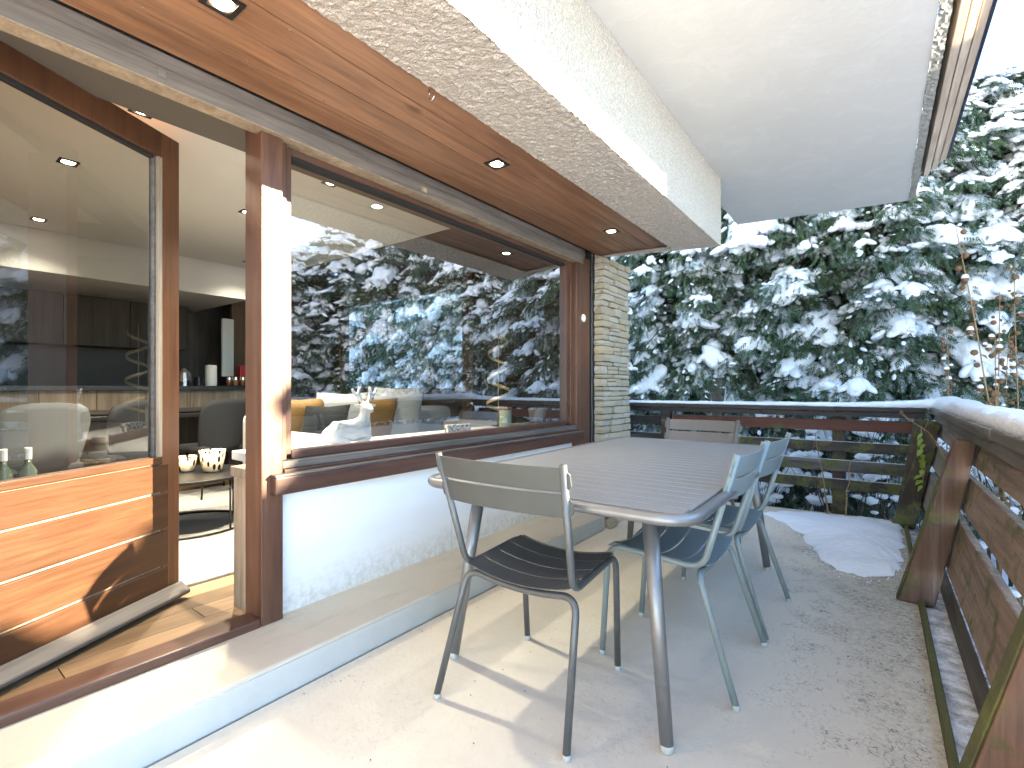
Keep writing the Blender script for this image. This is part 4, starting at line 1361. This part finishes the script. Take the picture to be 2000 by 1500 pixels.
# top rail: flat plank with an apron board
rp(MB().box(0.345, 0.545, YN, 2.6, 0.914, 0.962), 'top_rail', 'rail_dark_y', 0.008)
rp(MB().box(0.338, 0.545, 2.602, 5.29, 0.910, 0.958), 'top_rail', 'rail_dark_y', 0.008)
lean_board(YN, 3.1, 0.860, 0.909, -0.03, 0.05, 'apron', 'rail_dark_y')
lean_board(3.102, 5.10, 0.860, 0.909, -0.028, 0.05, 'apron', 'rail_dark_y')
rp(MB().box(0.166, 0.190, YN, 5.1, -0.12, 0.028), 'kerb_lip', 'moss_lip', 0.006)
rp(MB().box(0.1905, 0.285, YN, 5.1, -0.06, -0.012), 'ledge_board', 'snowy_ledge', 0.006)
rp(MB().box(0.30, 0.40, YN, 5.1, -0.12, -0.055), 'ledge_board', 'snowy_ledge', 0.006)

# ------------------------------------------------------------------ snow lying on things
def snow_ridge(name, pts, wid, hgt, seed, closed_ends=True, n=16):
    """a rounded bank of snow along a polyline; pts carry (x,y,z), wid, hgt may vary"""
    P = [Vector(p) for p in pts]
    vs, fs = [], []
    for i, p in enumerate(P):
        d = (P[min(i + 1, len(P) - 1)] - P[max(i - 1, 0)])
        d.z = 0
        d.normalize()
        nrm = Vector((-d.y, d.x, 0))
        ww = wid[i] if isinstance(wid, list) else wid
        hh = hgt[i] if isinstance(hgt, list) else hgt
        for k in range(n + 1):
            a = math.pi * k / n
            q = p + nrm * (math.copysign(abs(math.cos(a)) ** 0.55, math.cos(a)) * ww / 2) + Vector((0, 0, hh * math.sin(a) ** 0.5))
            w1 = noise.noise(q * 5 + Vector((seed, 0, 0)))
            w2 = noise.noise(q * 22 + Vector((0, seed, 0)))
            q += Vector((0, 0, hh * 0.28 * w1 * math.sin(a))) + nrm * (0.010 * w2) + Vector((0, 0, 0.004 * w2))
            vs.append(q)
        vs[-1].z = min(vs[-1].z, p.z + 0.012)
        vs[-(n + 1)].z = min(vs[-(n + 1)].z, p.z + 0.012)
    m_ = len(P)
    for i in range(m_ - 1):
        for k in range(n):
            a = i * (n + 1) + k
            fs.append((a, a + 1, a + n + 2, a + n + 1))
        fs.append((i * (n + 1) + n, i * (n + 1), (i + 1) * (n + 1), (i + 1) * (n + 1) + n))
    fs.append(tuple(range(n + 1)))
    fs.append(tuple((m_ - 1) * (n + 1) + k for k in range(n, -1, -1)))
    return MB().add(vs, fs).build(name, 'snow', smooth=True)
N = 150
bpts = [lk(A, B + Vector((0.14, 0.005, 0)), i / N) + Vector((0, 0.02, 0.9552)) for i in range(N + 1)]
hg = [0.024 + 0.020 * (i / N) ** 2 + (0.03 * max(0, (i / N - 0.8) / 0.2)) for i in range(N + 1)]
tag(snow_ridge('rail_snow', bpts, 0.158, hg, 3.0), 'strip of snow along the top of the back railing', 'snow')
rpts = [Vector((0.452, YN + (5.28 - YN) * i / 220, 0.960)) for i in range(221)]
hg2 = [0.050 + 0.025 * (i / 220) for i in range(221)]
tag(snow_ridge('rail_snow', rpts, 0.19, hg2, 8.0), 'thick snow bank along the top of the right railing', 'snow')
# melting snow patch in the terrace corner
poly = [(-0.82, 4.78), (-0.60, 4.55), (-0.47, 4.27), (-0.36, 3.98), (-0.30, 3.74), (-0.20, 3.58), (-0.06, 3.54), (0.07, 3.66), (0.12, 3.95), (0.14, 4.4), (0.145, 5.0), (0.05, 5.17), (-0.35, 5.09), (-0.7, 4.98)]
cx_, cy_ = -0.13, 4.45
rings = 26
vs, fs = [], []
seg = []
for i in range(len(poly)):
    a, b = Vector(poly[i]), Vector(poly[(i + 1) % len(poly)])
    for k in range(12):
        q = a.lerp(b, k / 12)
        nn = 0.045 * noise.noise(Vector((q.x * 9, q.y * 9, 0))) + 0.02 * noise.noise(Vector((q.x * 30, q.y * 30, 2)))
        q = q + (q - Vector((cx_, cy_))).normalized() * nn
        q.x = min(q.x, 0.16)
        seg.append(q)
ns_ = len(seg)
for r0 in range(rings + 1):
    f_ = 1 - r0 / rings
    for q in seg:
        x, y = cx_ + (q.x - cx_) * f_, cy_ + (q.y - cy_) * f_
        h = 0.055 * (1 - f_ ** 2.4) ** 0.65 + ((0.012 * noise.noise(Vector((x * 5, y * 5, 5))) + 0.004 * noise.noise(Vector((x * 19, y * 19, 1)))) * min(1, r0 / 3))
        vs.append((x, y, 0.003 + max(0, h)))
for r0 in range(rings):
    for k in range(ns_):
        a, b = r0 * ns_ + k, r0 * ns_ + (k + 1) % ns_
        fs.append((a, b, b + ns_, a + ns_))
tag(MB().add(vs, fs).build('snow_patch', 'snow', smooth=True), 'melting snow patch in the far terrace corner', 'snow')
# crumbs of snow around the patch edge
m = MB()
for i in range(150):
    q = random.choice(seg)
    d = (q - Vector((cx_, cy_))).normalized()
    e = abs(random.gauss(0, 0.05))
    x, y = q.x + d.x * e + random.uniform(-0.02, 0.02), q.y + d.y * e + random.uniform(-0.02, 0.02)
    if x > 0.155 or y > 5.1:
        continue
    s_ = random.uniform(0.003, 0.008)
    m.lathe([(s_, 0), (s_ * 0.8, s_ * 0.5), (s_ * 0.3, s_ * 0.8)], (x, y, 0.002), 6)
stuff(m.build('snow_crumbs', 'snow', smooth=True))

m = MB()
for i in range(260):
    x = random.choice([0.14 - abs(random.gauss(0, 0.25)), random.uniform(-1.6, 0.15), -1.70 + abs(random.gauss(0, 0.06))])
    y = random.uniform(0.9, 5.0)
    if x < -1.715 or (x > -0.5 and y > 3.5):
        continue
    a, s_ = random.uniform(0, 3.14), random.uniform(0.002, 0.006)
    dx, dy = math.cos(a) * s_, math.sin(a) * s_
    m.add([(x - dx, y - dy, 0.002), (x + dy * 0.4, y - dx * 0.4, 0.004), (x + dx, y + dy, 0.002), (x - dy * 0.4, y + dx * 0.4, 0.003)], [(0, 1, 2, 3)])
stuff(m.build('floor_debris', 'bark'))
# ------------------------------------------------------------------ snowy conifers
def frond():
    """a flat feathery cypress spray along +x, unit length"""
    vs, fs = [], []
    n = 5
    for i in range(n):
        t0 = 0.04 + 0.8 * i / n
        t1 = t0 + 0.13
        ln = 0.40 * (1 - 0.55 * i / n)
        for s_ in (-1, 1):
            o_ = len(vs)
            vs += [(t0, 0.0, 0.0), (t1, 0.0, 0.012), (t0 + ln * 0.82, s_ * ln * 0.72, -0.07 - 0.05 * (i % 2))]
            fs.append((o_, o_ + 1, o_ + 2) if s_ > 0 else (o_, o_ + 2, o_ + 1))
    o_ = len(vs)
    vs += [(0.7, 0.06, 0.0), (0.7, -0.06, 0.0), (1.05, 0, -0.06)]
    fs.append((o_, o_ + 2, o_ + 1))
    return np.array(vs), np.array(fs)
FV, FF = frond()
def ico(sub):
    import bmesh
    bm = bmesh.new()
    bmesh.ops.create_icosphere(bm, subdivisions=sub, radius=1)
    V = np.array([v_.co[:] for v_ in bm.verts])
    F_ = np.array([[v_.index for v_ in f_.verts] for f_ in bm.faces])
    bm.free()
    return V, F_
IV, IF = ico(2)
IV3, IF3 = ico(3)
blob_shapes = []
for k in range(7):
    d = np.array([1 + 0.34 * noise.noise(Vector(q) * 1.8 + Vector((k * 7.3, 0, 0))) + 0.20 * noise.noise(Vector(q) * 4.5 + Vector((0, k * 3.1, 0))) for q in IV3])
    V = IV3 * d[:, None]
    V[:, 2] = np.where(V[:, 2] < 0, V[:, 2] * 0.65, V[:, 2])
    blob_shapes.append(V)
IVn = IV * np.array([1 + 0.22 * noise.noise(Vector(q) * 2.3) for q in IV])[:, None]
def frames(dirs, ups):
    x = dirs / np.linalg.norm(dirs, axis=1, keepdims=True)
    y = np.cross(ups, x)
    y /= np.maximum(np.linalg.norm(y, axis=1, keepdims=True), 1e-6)
    zz = np.cross(x, y)
    return np.stack([x, y, zz], -1)
def place(V, F_, pos, fr, scl):
    n = len(pos)
    W = np.einsum('nij,nvj->nvi', fr, V[None] * scl[:, None, :]) + pos[:, None, :]
    FF_ = (F_[None] + (np.arange(n) * len(V))[:, None, None]).reshape(-1, 3)
    return W.reshape(-1, 3), FF_
def make_tree(seed, Ht, Rd, nb, snow_amt):
    g = np.random.default_rng(seed)
    pos, dr, upv, sc_ = [], [], [], []
    bpos, bfr, bscl, bk = [], [], [], []
    tw_ = MB()
    for b in range(nb):
        u = (b + g.random()) / nb
        h = 0.15 + (Ht - 0.25) * (1 - (1 - u) ** 1.25 if False else u ** 1.15)
        az = b * 2.39996 + g.normal(0, 0.25)
        prof = (1 - (h / Ht) ** 3.0)
        L = Rd * (0.22 + 0.78 * prof) * g.uniform(0.75, 1.2)
        hd = np.array([math.cos(az), math.sin(az), 0])
        sd_ = np.array([-math.sin(az), math.cos(az), 0])
        rise = g.uniform(0.05, 0.45)
        droop = g.uniform(0.35, 0.95)
        base_ = np.array([0, 0, h])
        def P(t_):
            return base_ + hd * (L * t_) + np.array([0, 0, L * (rise * t_ - droop * t_ ** 2.2 * 0.8)])
        def T(t_):
            q = P(t_ + 0.02) - P(t_ - 0.02)
            return q / np.linalg.norm(q)
        if b % 2 == 0:
            tw_.tube([Vector(P(t_)) for t_ in (0.0, 0.35, 0.7, 0.95)], [0.022, 0.016, 0.009, 0.004], 4, cap=False)
        ns2 = int(30 + 28 * L)
        for s_ in range(ns2):
            t_ = 0.30 + 0.72 * math.sqrt(g.random())
            wdt = L * 0.34 * (1.15 - 0.75 * t_)
            lat = g.uniform(-1, 1)
            p = P(t_) + sd_ * lat * wdt + np.array([0, 0, g.normal(0, 0.035) - 0.10 * abs(lat) * L * 0.5])
            d = T(t_) * g.uniform(0.5, 1.0) + sd_ * lat * g.uniform(0.3, 1.1) + np.array([0, 0, -g.uniform(0.05, 0.95)]) + g.normal(0, 0.25, 3)
            pos.append(p)
            dr.append(d)
            upv.append(np.array([0, 0, 1.0]) + hd * 0.8 + g.normal(0, 0.5, 3))
            k_ = g.uniform(0.085, 0.17)
            sc_.append((k_, k_ * g.uniform(0.75, 1.1), k_))
        if g.random() < snow_amt:
            # a pile along the bough with fingers of snow running out along the sprays
            big = g.choice([0.4, 0.5, 0.6, 0.75, 0.9, 1.1, 1.35])
            tc = g.uniform(0.6, 0.9)
            for s_ in range(2):
                t_ = tc + (s_ - 0.5) * 0.16
                p = P(t_) + sd_ * g.uniform(-0.3, 0.3) * L * 0.15 + np.array([0, 0, 0.02])
                rx = g.uniform(0.075, 0.115) * big
                bpos.append(p)
                bfr.append(frames((T(t_) + np.array([0, 0, -0.35]) + g.normal(0, 0.2, 3))[None], np.array([[0, 0, 1.0]]))[0])
                bscl.append((rx * g.uniform(1.1, 1.6), rx * g.uniform(0.9, 1.2), rx * g.uniform(0.75, 1.05)))
                bk.append(int(g.integers(0, 7)))
            for s_ in range(int(7 + 9 * big)):
                a_ = g.uniform(-1.5, 1.5)
                rad_ = g.uniform(0.06, 0.20) * big
                c_ = P(tc)
                d = hd * math.cos(a_) + sd_ * math.sin(a_) + np.array([0, 0, -g.uniform(0.15, 0.9)])
                p = c_ + (hd * math.cos(a_) + sd_ * math.sin(a_)) * rad_ + np.array([0, 0, 0.015 - 0.75 * rad_ * droop])
                rx = g.uniform(0.022, 0.050) * (0.6 + 0.5 * big)
                bpos.append(p)
                bfr.append(frames(d[None], np.array([[0, 0, 1.0]]))[0])
                bscl.append((rx * g.uniform(1.6, 3.0), rx * g.uniform(0.8, 1.2), rx * g.uniform(0.6, 0.9)))
                bk.append(-1)
        # small crumbs of snow on the sprays
        for s_ in range(int(g.integers(7, 16))):
            t_ = g.uniform(0.35, 1.02)
            lat = g.uniform(-1, 1)
            p = P(t_) + sd_ * lat * L * 0.34 * (1.15 - 0.75 * t_) + np.array([0, 0, 0.01 - 0.06 * abs(lat) * L])
            rx = g.uniform(0.008, 0.026)
            d = T(min(t_, 1.0)) + sd_ * lat + g.normal(0, 0.2, 3)
            bpos.append(p)
            bfr.append(frames(d[None], np.array([[0, 0, 1.0]]))[0])
            bscl.append((rx * 2.0, rx, rx * 0.7))
            bk.append(-1)
    pos, dr, upv, sc_ = (np.array(q, float) for q in (pos, dr, upv, sc_))
    V, F_ = place(FV, FF, pos, frames(dr, upv), sc_)
    leaf = from_np('crown', V, F_, 'cypress_leaf', False)
    bpos, bfr, bscl, bk = np.array(bpos), np.array(bfr), np.array(bscl), np.array(bk)
    prt = []
    for k in range(-1, 7):
        m_ = bk == k
        if m_.any():
            prt.append(place(blob_shapes[k] if k >= 0 else IVn, IF3 if k >= 0 else IF, bpos[m_], bfr[m_], bscl[m_]))
    V, F_ = join_np(prt)
    sn = from_np('snow', V, F_, 'snow', False, True)
    trk = MB()
    zz = np.linspace(-0.5, Ht * 0.97, 14)
    trk.tube([(0.05 * noise.noise(Vector((seed, q, 0))), 0.05 * noise.noise(Vector((0, q, seed))), q) for q in zz], [0.15 * (1 - 0.93 * (i / 13)) for i in range(14)], 8)
    trk.add(tw_.v, tw_.f)
    tme = trk.mesh('trunk', True)
    tme.materials.append(M['bark'])
    return leaf, sn, tme, Ht
variants = [make_tree(1, 6.0, 1.3, 480, 0.86), make_tree(2, 6.4, 1.25, 500, 0.92), make_tree(3, 5.6, 1.35, 470, 0.85), make_tree(4, 6.2, 1.25, 480, 0.80)]
def tree(x, y, h, vi, rz, label, group='snowy conifers around the terrace'):
    leaf, sn, tme, H0 = variants[vi]
    o = thing('conifer_tree', label, 'tree', (x, y, -0.42), R(rz), group)
    k = (h + 0.42) / H0
    o.scale = (0.5 + 0.5 * k, 0.5 + 0.5 * k, k)
    for nm, me in (('crown', leaf), ('snow', sn), ('trunk', tme)):
        put(nm, me, o)
    return o
spots = [
    (-3.35, 7.7, 6.2, 0, 10, 'snowy dark conifer showing directly beside the stone pillar'),
    (-2.25, 7.35, 6.0, 1, 80, 'snowy conifer behind the railing above the far chair'),
    (-1.15, 7.7, 6.3, 2, 150, 'snowy conifer rising under the end of the balcony beam'),
    (-0.10, 7.3, 6.0, 3, 200, 'snowy conifer behind the middle of the back railing'),
    (0.85, 7.6, 4.75, 0, 250, 'snowy conifer behind the railing corner, below the blue sky'),
    (1.85, 7.4, 5.0, 1, 300, 'tall snowy conifer at the right edge, higher than the others'),
    (3.0, 7.8, 6.4, 2, 30, 'snowy conifer reflected in the window right of its middle'),
    (-2.8, 9.2, 6.6, 3, 75, 'conifer in the second row behind the stone pillar'),
    (-1.5, 9.3, 6.6, 0, 120, 'conifer in the second row left of the balcony end'),
    (-0.4, 9.1, 5.6, 1, 165, 'conifer in the second row behind the balcony corner'),
    (0.9, 9.4, 5.2, 2, 210, 'conifer in the second row, top just under the sky'),
    (2.6, 9.2, 5.4, 3, 255, 'conifer in the second row at the right edge'),
    (3.9, 6.9, 6.2, 3, 60, 'snowy conifer reflected in the middle of the window'),
    (4.6, 5.95, 4.6, 1, 190, 'snowy conifer reflected left of the window middle'),
    (5.2, 5.0, 3.9, 0, 100, 'low snowy conifer reflected at the left of the window'),
    (5.6, 7.6, 5.6, 2, 15, 'conifer reflected behind the front ones in the window'),
    (6.6, 6.2, 4.4, 3, 130, 'low conifer in the back of the window reflection'),
    (-4.6, 7.6, 5.8, 2, 40, 'snowy conifer seen through the far window, right side'),
    (-5.9, 7.9, 6.0, 1, 140, 'snowy conifer seen through the far window, middle'),
    (-7.2, 7.6, 5.8, 0, 230, 'snowy conifer seen through the far window, left side'),
    (-8.5, 7.9, 5.9, 3, 320, 'snowy conifer at the left edge of the far window'),
    (-9.7, 7.7, 6.0, 2, 70, 'snowy conifer half cut by the far window frame'),
    (-10.9, 8.1, 6.0, 1, 20, 'snowy conifer at the far left beyond the room'),
    (-12.2, 8.0, 6.0, 0, 170, 'last snowy conifer to the left beyond the room'),
    (5.3, 4.05, 2.75, 2, 75, 'low snowy conifer added out of view to keep sun off the floor'),  # these last four are added as a screen against low sun
    (5.3, 3.15, 2.75, 1, 20, 'young conifer added out of view to shade the step and drip rail'),
    (5.35, 3.62, 2.9, 0, 160, 'young conifer added out of view to shade the threshold'),
    (5.1, 4.5, 3.1, 3, 240, 'young snowy conifer added to keep sun off the rug'),
]
for s_ in spots:
    tree(*s_)

# ------------------------------------------------------------------ dry stalks outside the railing
def stalk(x, y, z0, h, lx_, ly_, label, heads=9, seed=0, group='dry flower stalks beyond the railing', leafm='dry_leaf'):
    r_ = random.Random(seed)
    o = thing('dry_stalk', label, 'plant', (x, y, z0), 0, group)
    pts = [Vector((lx_ * (i / 8) ** 1.3 + 0.02 * noise.noise(Vector((i * 0.7, seed, 0))), ly_ * (i / 8) ** 1.3 + 0.02 * noise.noise(Vector((seed, i * 0.7, 0))), h * i / 8)) for i in range(9)]
    MB().tube(pts, [0.0075 * (1 - 0.7 * i / 8) for i in range(9)], 6).build('stem', 'dry_stalk', o, True)
    hm, sm, lm = MB(), MB(), MB()
    for k in range(heads):
        t_ = 0.35 + 0.65 * (k + r_.random() * 0.6) / heads
        i = min(7, int(t_ * 8))
        p = pts[i].lerp(pts[i + 1], t_ * 8 - i)
        a = r_.uniform(0, 6.28)
        q = p + Vector((math.cos(a) * 0.03, math.sin(a) * 0.03, 0.01))
        s_ = r_.uniform(0.009, 0.019)
        hm.lathe([(0.003, -s_), (s_ * 0.8, -s_ * 0.6), (s_, 0), (s_ * 0.7, s_ * 0.7), (0.004, s_ * 0.9)], q, 8)
        if r_.random() < 0.22:
            sm.lathe([(s_ * 0.95, s_ * 0.35), (s_ * 1.05, s_ * 0.8), (s_ * 0.7, s_ * 1.5), (s_ * 0.1, s_ * 1.75)], q, 8)
        if r_.random() < 0.7:
            a2 = r_.uniform(0, 6.28)
            dx, dy = math.cos(a2), math.sin(a2)
            ln, wd = r_.uniform(0.025, 0.055), r_.uniform(0.010, 0.022)
            c = p
            vs_ = [c, c + Vector((dx * ln * .5 - dy * wd, dy * ln * .5 + dx * wd, -ln * .25)), c + Vector((dx * ln, dy * ln, -ln * 0.9)), c + Vector((dx * ln * .5 + dy * wd, dy * ln * .5 - dx * wd, -ln * .35))]
            lm.add(vs_, [(0, 1, 2, 3)])
    stuff(hm.build('seed_heads', 'dry_head', o, True))
    if sm.v:
        stuff(sm.build('snow', 'snow', o, True))
    if lm.v:
        stuff(lm.build('leaves', leafm, o))
    return o
sl_ = [(0.74, 3.70, 2.35, 0.02, -0.02, 'tallest dry flower stalk with seed heads at the right edge'),
       (0.66, 3.95, 2.10, -0.28, 0.05, 'dry flower stalk leaning left beyond the right railing'),
       (0.80, 4.05, 2.25, 0.05, 0.05, 'straight dry flower stalk in the middle of the clump'),
       (0.70, 3.55, 1.95, 0.03, 0.0, 'dry flower stalk with snowy heads near the right edge'),
       (0.90, 3.85, 2.05, 0.06, -0.05, 'dry flower stalk behind the tallest one'),
       (0.86, 3.45, 1.75, 0.08, 0.0, 'short dry flower stalk at the very right edge'),
       (0.62, 4.45, 1.75, 0.02, 0.03, 'dry stalk with golden leaves left of the clump'),
       (0.44, 5.25, 1.60, 0.01, 0.0, 'thin dry stalk left of the clump above the railing corner'),
       (0.76, 4.6, 1.95, -0.04, 0.0, 'dry flower stalk behind the golden leaved one'),
       (0.72, 4.2, 1.85, 0.10, 0.0, 'dry flower stalk leaning right inside the clump'),
       (0.78, 3.75, 1.60, -0.06, 0.05, 'short dry stalk before the tallest one'),
       (0.84, 3.65, 2.2, 0.0, 0.08, 'tall dry stalk close behind the tallest one'),
       (0.60, 4.15, 1.45, -0.03, 0.0, 'low dry stalk at the left foot of the clump'),
       (0.68, 4.75, 1.5, 0.04, 0.0, 'low dry stalk with seed heads left of the clump')]
for k, (x, y, h, a, b, lab) in enumerate(sl_):
    stalk(x, y, -0.42, h + 0.42, a, b, lab, 24, 20 + k)
# dead stalk in front of the back railing and a leafy shoot at the corner post
stalk(-0.35, 5.17 - 0.12, 0.0, 0.72, -0.10, 0.0, 'thin dead stalk standing before the mossy back railing boards', 2, 51)
stalk(-0.22, 5.02, 0.0, 0.50, 0.03, 0.0, 'short dead stalk right of the other before the back railing', 1, 52)
vn = thing('ivy_shoot', 'yellow green leafy shoot hanging at the mossy corner post', 'plant', (0.27, 4.92, 0.82))
MB().tube([(0, 0, 0), (-0.01, -0.02, -0.15), (0.02, -0.03, -0.30), (0.0, -0.02, -0.45)], 0.004, 6).build('stem', 'dry_stalk', vn, True)
for k in range(11):
    a = random.uniform(0, 6.28)
    zc = -0.05 - 0.04 * k
    s_ = random.uniform(0.025, 0.045)
    d = Vector((math.cos(a) * 0.6 - 0.5, math.sin(a) * 0.5 - 0.8, -0.5)).normalized()
    sdv = d.cross(Vector((0, 0, 1))).normalized()
    c = Vector((0.0, -0.03, zc))
    vv = [c, c + d * s_ * 0.5 + sdv * s_ * 0.6, c + d * s_ * 1.1 + sdv * s_ * 0.35 - Vector((0, 0, 0.006)), c + d * s_ * 1.7 - Vector((0, 0, 0.015)), c + d * s_ * 1.1 - sdv * s_ * 0.35 - Vector((0, 0, 0.006)), c + d * s_ * 0.5 - sdv * s_ * 0.6]
    MB().add(vv, [(0, 1, 2), (0, 2, 3), (0, 3, 4), (0, 4, 5)]).build('leaf', 'green_leaf', vn)
# an arching twig over the rail corner
tw2 = thing('bent_twig', 'bent dry twig with a bud arching over the railing corner', 'twig', (0.37, 4.4, 0.6))
MB().tube([(0, 0, 0), (-0.04, -0.05, 0.12), (-0.10, -0.1, 0.22), (-0.20, -0.16, 0.30), (-0.24, -0.18, 0.34)], 0.004, 6).build('stem', 'dry_stalk', tw2, True)
MB().lathe([(0.003, -0.015), (0.013, -0.005), (0.012, 0.008), (0.003, 0.016)], (-0.245, -0.182, 0.35), 8).build('bud', 'dry_head', tw2, True)

# snowy brushwood below the railings and low snowy shrubs
def brush(x, y, z0, rad, h, nst, label, seed, snowy=True, group='snowy shrubs beyond the railing'):
    r_ = random.Random(seed)
    o = thing('snowy_shrub', label, 'shrub', (x, y, z0), 0, group)
    tm, sm = MB(), MB()
    for k in range(nst):
        a, q = r_.uniform(0, 6.28), r_.random() ** 0.5 * rad
        bx, by = math.cos(a) * q * 0.6, math.sin(a) * q * 0.6
        hh = h * r_.uniform(0.55, 1.0)
        pts = [Vector((bx + math.cos(a) * rad * 0.5 * (i / 4) ** 2 + r_.gauss(0, 0.02), by + math.sin(a) * rad * 0.5 * (i / 4) ** 2 + r_.gauss(0, 0.02), hh * i / 4)) for i in range(5)]
        tm.tube(pts, [0.006, 0.005, 0.004, 0.003, 0.002], 4, cap=False)
        if snowy:
            for i in range(2, 5):
                if r_.random() < 0.75:
                    s_ = r_.uniform(0.02, 0.05)
                    V = blob_shapes[r_.randrange(7)][::1] * np.array([s_ * 1.4, s_ * 1.2, s_])
                    V = IV * np.array([s_ * 1.4, s_ * 1.2, s_ * 0.8]) * (1 + 0.2 * np.sin(IV[:, [1, 2, 0]] * 5 + k))
                    sm.add([tuple(Vector(v_) + pts[i]) for v_ in V], [tuple(f_) for f_ in IF])
    stuff(tm.build('branches', 'twig', o))
    if sm.v:
        stuff(sm.build('snow', 'snow', o, True))
    return o
shr = [(-0.3, 5.75, 0.45, 1.35, 'low snowy shrub behind the right half of the back railing'), (0.15, 5.9, 0.4, 1.5, 'low snowy shrub behind the railing corner'), (-1.1, 5.8, 0.5, 1.0, 'low snowy shrub behind the middle of the back railing'),
       (-1.9, 5.8, 0.45, 0.95, 'low snowy shrub behind the railing by the pillar'), (0.85, 4.9, 0.4, 1.4, 'snowy shrub between the dry stalks and the corner'), (0.8, 3.2, 0.35, 1.0, 'snowy brushwood behind the leaning right railing'), (0.75, 2.3, 0.3, 0.8, 'snowy brushwood low behind the near right railing'), (0.9, 4.0, 0.4, 1.5, 'snowy brushwood around the dry stalks')]
for k, (x, y, rd, h, lab) in enumerate(shr):
    brush(x, y, -0.42, rd, h, 26, lab, 70 + k)
fp = thing('fence_post', 'grey wooden post with a snow cap among the conifers', 'post', (-1.58, 6.35, -0.42))
MB().box(-0.06, 0.06, -0.06, 0.06, 0, 1.66).build('post', 'rail_dark_y', fp, bevel=0.006)
MB().lathe([(0.065, 1.6605), (0.07, 1.68), (0.055, 1.70), (0.02, 1.715)], n=12).build('snow_cap', 'snow', fp, True)
